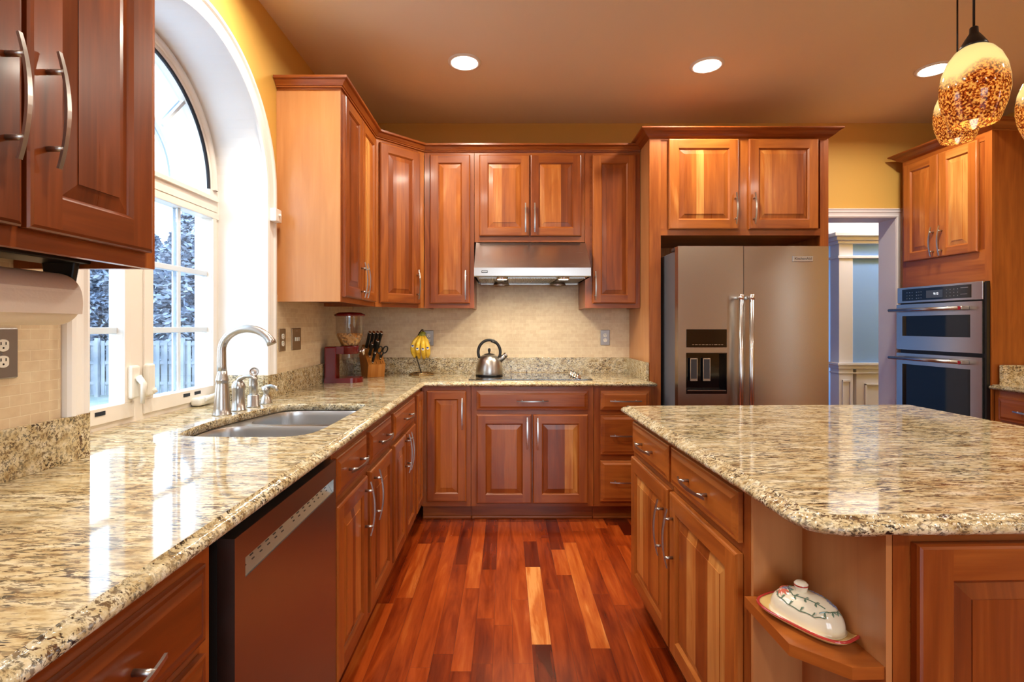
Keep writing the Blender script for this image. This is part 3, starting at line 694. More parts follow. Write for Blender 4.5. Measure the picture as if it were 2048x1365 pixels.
# ------------------------------------------------------------------ cabinet parts
def rnd_off(): return (random.uniform(0, 60), random.uniform(0, 60))
def handle(parent, cx, cz, y, vert=True, ln=.205, m='nickel', flip=False):
    """bow pull: arched flat bar on two round posts; y = door face (local), bows towards -y"""
    mb = MB(); n = 14; path = []; rad = []
    for i in range(n+1):
        t = i/n*2-1; off = .037-.016*t*t
        a = t*ln/2
        path.append((cx, y-off, cz+a) if vert else (cx+a, y-off, cz)); rad.append(.0066-.0012*abs(t))
    mb.tube(path, rad, 4, flat=(.62, 1.0) if vert else (.62, 1.0), up=(0, -1, 0))
    for sg in (-1, 1):
        a = sg*ln*.33
        p0 = (cx, y, cz+a) if vert else (cx+a, y, cz); p1 = (p0[0], y-.031, p0[2])
        mb.tube([p0, p1], .0052, 12)
    return mb.build('handle', m, parent)
def panel_door(name, parent, x0, x1, z0, z1, h=None, th=.020, stile=.058, y=-.001, tone=None, m='cherry', staves=None, rail=None):
    """raised panel door; butt-jointed stiles and rails, panel glued up from staves. front faces -y"""
    mb = MB(); rail = rail or stile
    bt = tone if tone is not None else random.uniform(.38, .56)
    yf = y-th; lip = .006
    ts = [bt+random.uniform(-.08, .08) for _ in range(4)]
    def ringp(i, yy, j=None):
        j = i if j is None else j
        return [(x0+i, yy, z0+j), (x1-i, yy, z0+j), (x1-i, yy, z1-j), (x0+i, yy, z1-j)]
    A = ringp(0, y); B = ringp(0, yf+.006); Cc = ringp(.003, yf+.002); D = ringp(.008, yf)
    gs = ['x', 'z', 'x', 'z']
    offs = [rnd_off() for _ in range(4)]
    tt = [ts[2], ts[1], ts[3], ts[0]]
    for r0, r1 in ((A, B), (B, Cc), (Cc, D)):
        for k in range(4):
            k2 = (k+1) % 4
            mb.poly([r0[k], r0[k2], r1[k2], r1[k]], gs[k], tt[k], offs[k])
    mb.poly(list(reversed(A)), 'z', bt)
    # flat frame
    si, ri = stile, rail
    mb.poly([(x0+.008, yf, z0+.008), (x0+si, yf, z0+.008), (x0+si, yf, z1-.008), (x0+.008, yf, z1-.008)], 'z', ts[0], offs[3])
    mb.poly([(x1-si, yf, z0+.008), (x1-.008, yf, z0+.008), (x1-.008, yf, z1-.008), (x1-si, yf, z1-.008)], 'z', ts[1], offs[1])
    mb.poly([(x0+si, yf, z0+.008), (x1-si, yf, z0+.008), (x1-si, yf, z0+ri), (x0+si, yf, z0+ri)], 'x', ts[2], offs[0])
    mb.poly([(x0+si, yf, z1-ri), (x1-si, yf, z1-ri), (x1-si, yf, z1-.008), (x0+si, yf, z1-.008)], 'x', ts[3], offs[2])
    E = ringp(si, yf, ri); F = ringp(si+.007, yf+.007, ri+.007); G = ringp(si+.009, yf+.010, ri+.009)
    for r0, r1 in ((E, F), (F, G)):
        for k in range(4):
            k2 = (k+1) % 4
            mb.poly([r0[k], r0[k2], r1[k2], r1[k]], gs[k], tt[k], offs[k])
    # raised panel with staves
    bw = min(.030, (x1-x0-2*si)*.22)
    a0, a1 = x0+si+.009, x1-si-.009; c0, c1 = z0+ri+.009, z1-ri-.009
    i0, i1 = a0+bw, a1-bw; e0, e1 = c0+bw, c1-bw
    yg, yp = yf+.010, yf+.002
    n = staves or max(1, int(round((i1-i0)/random.uniform(.045, .075))))
    cuts = sorted([i0+(i1-i0)*(k+random.uniform(-.22, .22))/n for k in range(1, n)]); xs = [i0]+cuts+[i1]
    st = [min(.95, max(.15, bt+random.uniform(-.18, .30))) for _ in range(n)]; so = [rnd_off() for _ in range(n)]
    # step at the top of the raise
    for k in range(n):
        p, q = xs[k], xs[k+1]
        mb.poly([(p, yp, e0), (q, yp, e0), (q, yp, e1), (p, yp, e1)], 'z', st[k], so[k])
        pb = a0 if k == 0 else p; qb = a1 if k == n-1 else q
        mb.poly([(pb, yg, c0), (qb, yg, c0), (q, yp+.002, e0), (p, yp+.002, e0)], 'z', st[k], so[k])
        mb.poly([(p, yp+.002, e1), (q, yp+.002, e1), (qb, yg, c1), (pb, yg, c1)], 'z', st[k], so[k])
        mb.poly([(p, yp+.002, e0), (q, yp+.002, e0), (q, yp, e0), (p, yp, e0)], 'z', st[k]-.15, so[k])
        mb.poly([(p, yp, e1), (q, yp, e1), (q, yp+.002, e1), (p, yp+.002, e1)], 'z', st[k], so[k])
    mb.poly([(a0, yg, c1), (a0, yg, c0), (i0, yp+.002, e0), (i0, yp+.002, e1)], 'z', st[0], so[0])
    mb.poly([(i0, yp+.002, e1), (i0, yp+.002, e0), (i0, yp, e0), (i0, yp, e1)], 'z', st[0]-.1, so[0])
    mb.poly([(i1, yp+.002, e1), (i1, yp+.002, e0), (a1, yg, c0), (a1, yg, c1)], 'z', st[-1], so[-1])
    mb.poly([(i1, yp, e1), (i1, yp, e0), (i1, yp+.002, e0), (i1, yp+.002, e1)], 'z', st[-1]-.1, so[-1])
    o = mb.build(name, m, parent)
    if h: handle(o, h[0], h[1], yf, **(h[2] if len(h) > 2 else {}))
    return o
def drawer_front(name, parent, x0, x1, z0, z1, h=True, th=.020, y=-.001, tone=None, m='cherry', ln=.205):
    mb = MB(); t = tone if tone is not None else random.uniform(.36, .56); off = rnd_off(); yf = y-th
    rings = []
    for i, yy in ((0, y), (0, yf+.008), (.004, yf+.006), (.011, yf+.0055), (.024, yf+.0005), (.0255, yf)):
        rings.append([(x0+i, yy, z0+i), (x1-i, yy, z0+i), (x1-i, yy, z1-i), (x0+i, yy, z1-i)])
    for r0, r1 in zip(rings, rings[1:]):
        for k in range(4):
            k2 = (k+1) % 4; mb.poly([r0[k], r0[k2], r1[k2], r1[k]], 'x', t, off)
    mb.poly(rings[-1], 'x', t, off); mb.poly(list(reversed(rings[0])), 'x', t, off)
    o = mb.build(name, m, parent)
    if h: handle(o, (x0+x1)/2, (z0+z1)/2, yf, vert=False, ln=ln)
    return o
def carcass(parent, w, z0, z1, depth, stiles=(), sw=.035, toe=0.0, side_m=None, lipped=False, rails=(), name='carcass', x_left=0, side_l=True):
    """box + face frame; front plane y = 0 (local). stiles: extra vertical frame boards [(xa, xb)...]"""
    mb = MB(); fz0 = z0+toe
    t = random.uniform(.42, .54)
    floor_z = fz0+(.022 if lipped else 0)
    mb.box(.001, .019, .019, depth, fz0, z1, 'z', t); mb.box(w-.019, w-.001, .019, depth, fz0, z1, 'z', t)   # sides
    mb.box(.019, w-.019, .019, depth, floor_z, floor_z+.016, 'x', t)
    if not toe: mb.box(.019, w-.019, .019, depth, z1-.016, z1, 'x', t)
    mb.box(.019, w-.019, depth-.008, depth, floor_z, z1, 'z', t)
    o = mb.build(name, 'cherry', parent, recalc=False)
    mb = MB(); xs = [(0.0005, sw)]+list(stiles)+[(w-sw, w-.0005)]
    for a, b in xs: mb.box(a, b, 0, .019, fz0, z1, 'z', random.uniform(.36, .52))
    for (a, b), (c, d) in zip(xs, xs[1:]):
        zz = [fz0]+[r for r in rails]+[z1]
        for p, q in zip(zz, zz[1:]): mb.box(b, c, 0, .019, p, q, 'x', random.uniform(.36, .50))
    mb.build('face_frame', 'cherry', parent)
    return o
def toe_board(parent, w, depth, y=.055, shoe=True):
    mb = MB(); mb.box(0, w, y, y+.018, 0, .10, 'x', .38)
    mb.build('toe_board', 'cherry', parent)
    if shoe:
        mb = MB(); mb.box(0, w, y-.013, y, 0, .02, 'x', .42); mb.build('shoe_moulding', 'cherry', parent, bevel=.008)
CROWN = [(0, .0), (.002, .006), (.010, .008), (.011, .014), (.016, .016), (.020, .022), (.034, .038), (.043, .041), (.046, .044), (.046, .055), (-.02, .055)]
def crown(name, parent, path, z, scale=1.0, m='cherry', prof=None):
    """moulding along an xy path (front side on the right-hand side of travel)"""
    mb = MB(); n = len(path); prof = prof or CROWN
    dirs = [Vector((path[i+1][0]-path[i][0], path[i+1][1]-path[i][1])).normalized() for i in range(n-1)]
    offs = []
    for i in range(n):
        d0 = dirs[max(0, i-1)]; d1 = dirs[min(n-2, i)]
        n0 = Vector((d0.y, -d0.x)); n1 = Vector((d1.y, -d1.x)); b = (n0+n1)
        offs.append(b/(1+n0.dot(n1)))
    off = rnd_off(); t = .40
    for i in range(n-1):
        g = Vector((dirs[i].x, dirs[i].y, 0))
        for (o0, h0), (o1, h1) in zip(prof, prof[1:]):
            a = [Vector((path[i+k][0]+offs[i+k].x*o*scale, path[i+k][1]+offs[i+k].y*o*scale, z+h*scale)) for k, o, h in ((0, o0, h0), (1, o0, h0), (1, o1, h1), (0, o1, h1))]
            mb.poly(a, g, t, off)
    for i, rev in ((0, True), (n-1, False)):
        q = [(path[i][0]+offs[i].x*o*scale, path[i][1]+offs[i].y*o*scale, z+h*scale) for o, h in prof]
        mb.poly(list(reversed(q)) if rev else q, 'z', t, off)
    return mb.build(name, m, parent)

# ------------------------------------------------------------------ upper cabinets
UZ0, UZ1 = 1.405, 2.515
# foreground upper cabinet, left of the window (faces +x): local x -> world +y
XU = XL+.332
fc = thing('wall_cabinet', 'cherry wall cabinet, doors toned darker for shade, in the near left foreground, above the paper towels', 'cabinet', (XU, .28, 0), R(90))
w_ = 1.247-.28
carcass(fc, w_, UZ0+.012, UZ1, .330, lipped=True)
panel_door('door', fc, .30, .606, 1.452, 2.49, (.575, 1.665, {'ln': .212}), stile=.066, tone=.20, staves=3)  # low tone puts the weak light here into the door colour
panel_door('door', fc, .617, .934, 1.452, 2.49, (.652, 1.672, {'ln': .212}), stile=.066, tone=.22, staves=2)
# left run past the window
lc = thing('wall_cabinet', 'tall two-door wall cabinet right of the arched window with a pale end panel', 'cabinet', (XU, 2.652, 0), R(90))
LW = YB-.61-2.652
carcass(lc, LW, UZ0, UZ1, .330, lipped=True)
mb = MB(); mb.box(-.0035, -.0005, .001, .331, UZ0, UZ1-.02, 'z', .5); mb.build('end_panel', 'maple', lc)
hw = (LW-.03-.03)/2
panel_door('door', lc, .022, .022+hw, 1.432, 2.487, (.022+hw-.03, 1.545), stile=.055)
panel_door('door', lc, .026+hw, .026+2*hw, 1.432, 2.487, (.026+hw+.03, 1.545), stile=.055)
# diagonal corner cabinet
YC0 = YB-.61; XC1 = XL+.61
dd = math.hypot(XC1-XU, (YB-.332)-YC0); ang = math.atan2((YB-.332)-YC0, XC1-XU)
dc = thing('corner_wall_cabinet', 'diagonal corner wall cabinet with one tall door', 'cabinet', (XU, YC0, 0), ang)
mb = MB()
ca, sa = math.cos(-ang), math.sin(-ang)
loc = lambda X, Y: ((X-XU)*ca-(Y-YC0)*sa, (X-XU)*sa+(Y-YC0)*ca)
pent = [loc(XU+.001, YC0+.001), loc(XC1-.001, YB-.332+.001), loc(XC1-.001, YB-.001), loc(XL+.001, YB-.001), loc(XL+.001, YC0+.001)]
pent[0] = (.004, .019); pent[1] = (dd-.004, .019)
mb.prism(pent, UZ0+.022, UZ1, 'z', .45); mb.build('carcass', 'cherry', dc)
mb = MB()
for a, b in ((0.002, .05), (dd-.05, dd-.002)): mb.box(a, b, 0, .019, UZ0, UZ1, 'z')
mb.box(.05, dd-.05, 0, .019, UZ0, UZ1, 'x'); mb.build('face_frame', 'cherry', dc)
panel_door('door', dc, .03, dd-.045, 1.432, 2.487, (dd-.075, 1.565), stile=.058, staves=4)
# narrow cabinet left of the hood
nl = thing('wall_cabinet', 'narrow wall cabinet with one door left of the range hood', 'cabinet', (XC1+.002, YB-.331, 0), 0)
wnl = -.222-(XC1+.002)
carcass(nl, wnl, UZ0, UZ1, .330, lipped=True)
panel_door('door', nl, .040, wnl-.028, 1.437, 2.487, (wnl-.058, 1.565), stile=.058, staves=2)
# over the hood
hc = thing('wall_cabinet', 'short two-door wall cabinet directly above the range hood', 'cabinet', (-.220, YB-.331, 0), 0)
whc = .781
carcass(hc, whc, 1.872, UZ1, .330)
panel_door('door', hc, .035, .388, 1.912, 2.487, (.36, 2.038), stile=.058)
panel_door('door', hc, .396, .755, 1.912, 2.487, (.425, 2.038), stile=.058)
# narrow right of the hood
nr = thing('wall_cabinet', 'narrow wall cabinet with one door between the range hood and the refrigerator surround', 'cabinet', (.563, YB-.331, 0), 0)
wnr = .953-.563
carcass(nr, wnr, UZ0, UZ1, .330, lipped=True)
panel_door('door', nr, .050, wnr-.035, 1.437, 2.487, (.068, 1.56), stile=.058)
crn = thing('crown_moulding', 'stepped cherry crown moulding along the tops of the wall cabinets over the hood', 'moulding', (0, 0, 0))
crown('moulding', crn, [(XL+.003, 2.650), (XU, 2.650), (XU, YC0), (XC1, YB-.332), (.952, YB-.332)], UZ1-.012)
tag(crn, 'stepped cherry crown moulding along the tops of the wall cabinets over the hood', 'moulding')

# ------------------------------------------------------------------ refrigerator surround
FY = 3.396; FX0, FX1 = .955, 2.142
fr = thing('refrigerator_surround', 'tall cherry surround with two doors above the stainless refrigerator', 'cabinet', (FX0, FY, 0), 0)
fw = FX1-FX0; fd = YB-FY-.002
mb = MB(); mb.box(0, .03, .019, fd, 0, 2.55, 'z', .55); mb.build('side_panel', 'maple', fr)
mb = MB(); mb.box(fw-.03, fw, .019, fd, 0, 2.55, 'z', .5); mb.build('side_panel', 'cherry', fr)
mb = MB(); mb.box(0, .075, 0, .019, 0, 2.55, 'z', .52); mb.box(fw-.055, fw, 0, .019, 0, 2.55, 'z', .42)
mb.box(.075, fw-.055, 0, .019, 1.88, 1.925, 'x', .46); mb.box(.075, fw-.055, 0, .019, 2.51, 2.55, 'x', .46)
mb.box(.57, .665, 0, .019, 1.925, 2.51, 'z', .55); mb.box(.075, .57, 0.004, .019, 1.925, 2.51, 'z'); mb.box(.665, 1.12, 0.004, .019, 1.925, 2.51, 'z')
mb.build('face_frame', 'cherry', fr)
mb = MB(); mb.box(.03, fw-.03, .019, fd, 1.88, 1.90, 'x'); mb.box(.03, fw-.03, .019, fd, 2.53, 2.55, 'x'); mb.box(.03, fw-.03, fd-.01, fd, 0.2, 2.53, 'z'); mb.build('carcass', 'cherry', fr)
panel_door('door', fr, 1.079-FX0, 1.540-FX0, 1.918, 2.515, (1.540-FX0-.026, 2.052), stile=.062, tone=.58, staves=6)
panel_door('door', fr, 1.607-FX0, 2.066-FX0, 1.918, 2.515, (1.607-FX0+.030, 2.052), stile=.062, tone=.52, staves=5)
CR2 = [(0, 0), (.004, .004), (.014, .010), (.030, .022), (.046, .038), (.062, .046), (.066, .050), (.066, .058), (-.02, .058)]
crown('crown', fr, [(0, fd-.26), (0, 0), (fw, 0), (fw, fd)], 2.522, prof=CR2)

# refrigerator
RY = 3.10
rf = thing('refrigerator', 'stainless side-by-side refrigerator with an ice and water dispenser', 'refrigerator', (1.045, RY, 0), 0)
RWd = .915; sp = .398
mb = MB(); mb.box(.012, RWd-.012, .075, .80, .02, 1.745); mb.build('body', 'towergrey', rf, bevel=.004)
mb = MB(); mb.box(.0, RWd, .07, .13, 1.745, 1.765); mb.build('hinge_cover', 'darkgrey', rf, bevel=.004)
def fdoor(x0, x1):
    mb = MB(); n = 8; pf = []
    for i in range(n+1):
        t = i/n; xx = x0+.006+(x1-x0-.012)*t; pf.append((xx, -.006*math.sin(PI*t)))
    poly = [(x0, .008)]+pf+[(x1, .008), (x1, .062), (x0, .062)]
    mb.prism(poly, .06, 1.763, 'z'); 
    for i in range(len(mb.sm)): mb.sm[i] = False
    return mb.build('door', 'fridge', rf)
# freezer door has the dispenser recess cut through its front
s_ = RY/1024
px = lambda X: (X-1011)*s_-1.045
pz = lambda Y: H-(Y-652)*s_
dx0, dx1 = px(1372.5), px(1453.5); dz0, dz1 = pz(788), pz(706.5); gz0, gz1 = pz(695.5), pz(659)
mb = MB()
slab_holes(mb, [(0, .06), (sp-.003, .06), (sp-.003, 1.763), (0, 1.763)], [[(dx0, dz0), (dx1, dz0), (dx1, dz1), (dx0, dz1)]], 0, .058, lambda a, b, d: (a, d, b))
fz = mb.build('door', 'fridge', rf, recalc=True, bevel=.003); fz['label'] = 'freezer door with the dispenser recess'
mb = MB(); nn_ = 28; xa_, xb_ = sp+.003, RWd
arcp = [(xa_+(xb_-xa_)*i/nn_, .007-.009*math.sin(PI*(.04+.92*i/nn_))) for i in range(nn_+1)]
mb.prism(arcp+[(xb_, .058), (xa_, .058)], .06, 1.763, 'z')
for i in range(2, 2+nn_): mb.sm[i] = True
frd = mb.build('door', 'fridge', rf)
mb = MB(); mb.box(sp-.0025, sp+.0025, .006, .058, .06, 1.76); mb.build('door_gap_strip', 'gap', rf)  # dark strip standing in for the shade between the two doors
mb = MB(); mb.box(0, RWd, .03, .06, .0, .055); mb.build('kick_grille', 'darkgrey', rf)
mb = MB(); mb.box(dx0, dx1, -.0025, .001, gz0, gz1); mb.build('control_panel', 'black', fz, bevel=.0015)
mb = MB()
xx = dx0+.035; rr_ = random.Random(3)
while xx < dx1-.03:
    l_ = rr_.uniform(.008, .022); mb.box(xx, xx+l_, -.0032, -.0026, gz0+.015, gz0+.0185); xx += l_+.006
mb.build('control_legend', 'steel', fz)
mb = MB(); mb.box(dx0, dx1, .052, .0575, dz0, dz1); mb.box(dx0-.001, dx0+.003, -.001, .055, dz0, dz1); mb.box(dx1-.003, dx1+.001, -.001, .055, dz0, dz1)
mb.box(dx0, dx1, -.001, .055, dz1-.004, dz1+.001); mb.box(dx0, dx1, -.002, .055, dz0-.001, dz0+.018)
dsp = mb.build('dispenser', 'black', fz)
mb = MB(); mb.box(dx0+.006, dx1-.006, -.004, .03, dz0+.018, dz0+.022); mb.build('drip_tray', 'steel', fz)
for q0, q1 in ((1384, 1399), (1410, 1425)):
    mb = MB(); mb.box(px(q0), px(q1), .030, .036, pz(764), pz(717.5)); pd = mb.build('paddle', 'steel', fz, bevel=.001)
    mb = MB(); mb.box(px(q0)+.005, px(q1)-.005, .0285, .031, pz(759), pz(719.5)); mb.build('paddle_face', 'darkgrey', fz)
def fhandle(x, parent):
    mb = MB(); mb.tube([(x, -.062, .50), (x, -.062, pz(596))], .0135, 20)
    ho = mb.build('handle', 'steel_v', parent)
    for zz in (.50, pz(596)):
        mb = MB()
        mb.tube([(x, -.062, zz-.014), (x, -.062, zz+.014)], .0155, 20)
        mb.tube([(x, -.060, zz), (x-.0, -.03, zz), (x, 0, zz)], [.011, .011, .014], 12)
        mb.build('handle_bracket', 'chrome', parent)
fhandle(px(1474.5)-.004, fz); fhandle(px(1497)-.010, frd)
mb = MB(); mb.box(px(1584.5), px(1625), -.008, 0, pz(524), pz(512.5)); bd = mb.build('badge', 'nickel', frd, bevel=.002)
text_part('badge_lettering', 'KitchenAid', .021, 'satinblack', frd, ((px(1584.5)+px(1625))/2, -.0085, (pz(524)+pz(512.5))/2+.001), (R(90), 0, 0), stretch=1.08)

# ------------------------------------------------------------------ range hood
hd = thing('range_hood', 'stainless range hood with two lit lamps under the short wall cabinet', 'range hood', (-.208, 0, 0), 0)
hx = .772; yb_, yf_, yt = YB-.008, 3.380, YB-.345
prof = [(yb_, 1.866), (yb_, 1.605), (yf_+.012, 1.605), (yf_, 1.610), (yf_, 1.664), (yt, 1.866)]
mb = MB()
mb.poly([(0, a, b) for a, b in prof]); mb.poly([(hx, a, b) for a, b in reversed(prof)])
for i in range(len(prof)):
    if i == 1: continue
    a, b = prof[i], prof[(i+1) % len(prof)]
    mb.poly([(0, b[0], b[1]), (0, a[0], a[1]), (hx, a[0], a[1]), (hx, b[0], b[1])])
hs = mb.build('shell', 'steel', hd, recalc=True, bevel=.002)
mb = MB(); mb.box(.012, hx-.012, yf_+.015, yb_-.02, 1.607, 1.615)
mb.build('underside', 'steel', hd)
for a, b in ((.03, .20), (.225, .545), (.57, .742)):
    mb = MB(); x = a
    mb.box(a, b, yf_+.06, yb_-.10, 1.602, 1.607)
    while x < b: mb.box(x, x+.005, yf_+.06, yb_-.10, 1.597, 1.602); x += .011
    mb.build('baffle_filter', 'nickel', hd)
mb = MB(); mb.box(.02, hx-.02, yb_-.095, yb_-.07, 1.585, 1.605); mb.build('rear_rail', 'nickel', hd, bevel=.003)
for xx in (.185, .60):
    mb = MB(); mb.lathe([(.036, 1.592), (.040, 1.594), (.042, 1.606)], (xx, yf_+.075, 0), 24); br = mb.build('lamp_ring', 'chrome', hd)
    mb = MB(); mb.lathe([(.031, 1.5915), (.031, 1.594)], (xx, yf_+.075, 0), 24); mb.build('lamp_bulb', 'hoodbulb', br)
    mb = MB(); mb.lathe([(.058, 1.577), (.060, 1.580), (.052, 1.597), (.05, 1.597), (.056, 1.579)], (xx-.008, yb_-.17, 0), 28, cap0=False, cap1=False); mb.build('fan_ring', 'nickel', hd)
mb = MB(); mb.box(.050, .090, yf_-.003, yf_, 1.630, 1.645); bp_ = mb.build('nameplate', 'satinblack', hd)
mb = MB(); mb.box(.053, .087, yf_-.004, yf_-.003, 1.633, 1.642); mb.build('nameplate_face', 'nickel', hd)
for xx in (.185, .60):
    lamp('hood_lamp', 'SPOT', (-.208+xx, yf_+.085, 1.585), 14.0, (1, .86, .64), size=.03)
for o in list(C.objects):
    if o.name.startswith('hood_lamp'): o.data.spot_size = R(150); o.data.spot_blend = .9; o.rotation_euler = (R(14), 0, 0)

# ------------------------------------------------------------------ base cabinets, back run (front plane y = 3.346)
BY = 3.346; BZ1 = .883
def base(name, label, loc, rz, w, depth=.607, stiles=(), toe=True, sw=.035, rails=()):
    t = thing(name, label, 'cabinet', loc, rz)
    carcass(t, w, 0, BZ1, depth, stiles, toe=.10, sw=sw, rails=rails)
    if toe: toe_board(t, w, depth)
    return t
b1 = base('base_cabinet', 'narrow cherry base cabinet at the corner, left of the cooktop cabinet', (-.548, BY, 0), 0, .322)
panel_door('door', b1, .035, .293, .135, .856, (.268, .71), stile=.052, tone=.42, staves=2)
b2 = base('base_cabinet', 'wide cherry base cabinet under the cooktop, one drawer over two doors', (-.224, BY, 0), 0, .80)
drawer_front('drawer', b2, .036, .762, .730, .856)
panel_door('door', b2, .036, .394, .123, .702, (.365, .585), stile=.058, tone=.42)
panel_door('door', b2, .402, .760, .123, .702, (.432, .582), stile=.058, tone=.46)
b3 = base('base_cabinet', 'cherry base cabinet with a stack of three drawers beside the refrigerator surround', (.578, BY, 0), 0, .375, sw=.04)
drawer_front('drawer', b3, .040, .360, .730, .856)
drawer_front('drawer', b3, .040, .360, .440, .696)
drawer_front('drawer', b3, .040, .360, .135, .400)

# left run (front plane x = -.553, faces +x); local x -> world +y
BX = -.553
LD = BX-(XL+.003)
l0 = base('base_cabinet', 'cherry drawer cabinet, fronts toned darker for shade, in the near left corner of the picture', (BX, -.60, 0), R(90), 1.555, LD, sw=.03, stiles=[(.94, .985)])
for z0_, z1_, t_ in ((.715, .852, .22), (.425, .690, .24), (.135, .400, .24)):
    drawer_front('drawer', l0, .99, 1.522, z0_, z1_, tone=t_, ln=.23)  # low tones paint the dim near corner into the drawer fronts
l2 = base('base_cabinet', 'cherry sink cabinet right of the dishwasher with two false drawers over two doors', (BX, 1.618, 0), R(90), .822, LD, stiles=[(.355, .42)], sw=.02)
yy0 = 1.618
drawer_front('drawer', l2, 1.632-yy0, 1.985-yy0, .727, .857); drawer_front('drawer', l2, 2.032-yy0, 2.413-yy0, .727, .857)
panel_door('door', l2, 1.632-yy0, 1.985-yy0, .140, .700, (1.945-yy0, .585), stile=.056, tone=.40)
panel_door('door', l2, 2.032-yy0, 2.413-yy0, .140, .700, (2.078-yy0, .595), stile=.056, tone=.42)
l3 = base('base_cabinet', 'cherry base cabinet past the sink with one drawer over two narrow doors', (BX, 2.442, 0), R(90), .620, LD, sw=.025)
yy0 = 2.442
drawer_front('drawer', l3, .025, .595, .727, .857)
panel_door('door', l3, .025, .306, .135, .700, (.28, .60), stile=.05, tone=.44)
panel_door('door', l3, .314, .595, .135, .700, (.342, .60), stile=.05, tone=.44)
l4 = base('corner_filler_cabinet', 'slim cherry filler panel at the inside corner of the base cabinets', (BX, 3.064, 0), R(90), .280, LD, sw=.02)
panel_door('panel', l4, .045, .262, .135, .856, None, stile=.045, tone=.46)

# dishwasher
dw = thing('dishwasher', 'stainless dishwasher with a slim recessed control strip under the left worktop', 'dishwasher', (-.535, 1.008, 0), R(90))
mb = MB(); mb.box(0.004, .604, .035, .60, .10, .868); mb.build('tub', 'gap', dw)
mb = MB(); mb.box(0, .606, .10, .12, 0, .10); mb.build('kick_panel', 'satinblack', dw)
mb = MB()
slab_holes(mb, [(0.004, .105), (.606, .105), (.606, .858), (.004, .858)], [[(.045, .762), (.585, .762), (.585, .803), (.045, .803)]], 0, .035, lambda a, b, d: (a, d, b))
ddo = mb.build('door', 'dwsteel', dw, recalc=True, bevel=.002)
mb = MB(); mb.poly([(.046, .004, .762), (.584, .004, .762), (.584, .026, .800), (.046, .026, .800)], 'x'); mb.poly([(.046, .004, .761), (.046, .026, .799), (.584, .026, .799), (.584, .004, .761)], 'x')
cp = mb.build('control_strip', 'nickel', ddo)
mb = MB(); rr_ = random.Random(5); x = .06
while x < .57:
    l_ = rr_.uniform(.010, .018)
    if not .25 < x < .30:
        for t in (.35, .55):
            mb.poly([(x, .004+.022*t-.0006, .762+.038*t), (x+l_*(1 if t > .5 else .8), .004+.022*t-.0006, .762+.038*t), (x+l_*(1 if t > .5 else .8), .004+.022*(t+.07)-.0006, .762+.038*(t+.07)), (x, .004+.022*(t+.07)-.0006, .762+.038*(t+.07))])
    x += l_+.020
mb.build('printed_legend', 'darkgrey', cp)
mb = MB(); mb.box(.53, .572, .018, .021, .7875, .7925); mb.build('logo_plate', 'darkgrey', cp)

# ------------------------------------------------------------------ oven tower
TX, TY = 2.9856, 3.8486; TA = math.atan2(-.9965, .0837)
tw = thing('oven_tower', 'tall cherry cabinet on the right holding the wall ovens', 'cabinet', (TX, TY, 0), TA)
TW, TD = .652, .61
mb = MB()
mb.box(0, .019, .019, TD, 0, 2.52, 'z', .45); mb.box(TW-.019, TW, .019, TD, 0, 2.52, 'z', .5); mb.box(.019, TW-.019, TD-.01, TD, 0, 2.52, 'z'); mb.box(.019, TW-.019, .019, TD, 2.50, 2.52, 'x'); mb.box(.019, TW-.019, .019, TD, .10, .12, 'x')
mb.build('carcass', 'cherry', tw)
mb = MB(); mb.box(0, .03, 0, .019, .1, 2.52, 'z', .45); mb.box(TW-.045, TW, 0, .019, .1, 2.52, 'z', .52); mb.box(.03, TW-.045, 0, .019, 1.555, 1.765, 'x', .48); mb.box(.03, TW-.045, 0, .019, 2.455, 2.52, 'x', .5)
mb.box(.03, TW-.045, .004, .019, 1.765, 2.455, 'z', .4); mb.box(.03, TW-.045, 0, .019, .1, .36, 'x', .5)
mb.build('face_frame', 'cherry', tw)
def TP(px_):   # local x on the tower front for an image column
    r_ = (px_-1011)/1024; return (TX-r_*TY)/(-.0837-r_*.9965)*1.0
panel_door('door', tw, .025, .300, 1.755, 2.472, (.272, 1.865), stile=.058, tone=.55)
panel_door('door', tw, .306, .575, 1.755, 2.472, (.336, 1.865), stile=.058, tone=.6)
toe_board(tw, TW, TD)
drawer_front('drawer', tw, .03, TW-.05, .13, .34)
crown('crown', tw, [(0, TD-.35), (0, 0), (TW, 0), (TW, TD)], 2.505, prof=CR2)
ov = thing('wall_oven', 'stainless combination microwave and wall oven stacked in the tall cabinet', 'oven', (TX, TY, 0), TA)
ox0, ox1 = -.008, .628
mb = MB(); mb.box(.04, ox1-.02, .02, .57, .40, 1.545); mb.build('housing', 'satinblack', ov)
mb = MB(); mb.box(ox0+.002, ox1+.012, -.012, .0, .395, 1.562); mb.build('trim_frame', 'satinblack', ov)
mb = MB(); mb.box(ox0, ox1, -.036, -.012, 1.447, 1.563); fp = mb.build('control_panel', 'steel', ov, bevel=.003)
mb = MB(); mb.box(ox0+.045, ox1-.075, -.0385, -.036, 1.462, 1.548); cpn = mb.build('control_glass', 'black', fp)
mb = MB(); mb.box(.235, .36, -.0392, -.0386, 1.475, 1.528); mb.build('display', 'display', fp)
text_part('display_digits', '9:12', .022, 'digits', fp, (.31, -.0396, 1.502), (R(90), 0, 0))
mb = MB()
for i in range(3):
    for j in range(3): mb.box(.075+j*.022, .083+j*.022, -.0392, -.0386, 1.476+i*.022, 1.480+i*.022); mb.box(.155+j*.018, .163+j*.018, -.0392, -.0386, 1.476+i*.022, 1.480+i*.022)
    for j in range(4): mb.box(.385+j*.026, .390+j*.026, -.0392, -.0386, 1.478+i*.022, 1.483+i*.022)
mb.box(.485, .535, -.0392, -.0386, 1.528, 1.531); mb.box(.485, .53, -.0392, -.0386, 1.486, 1.489); mb.build('printed_legend', 'nickel', fp)
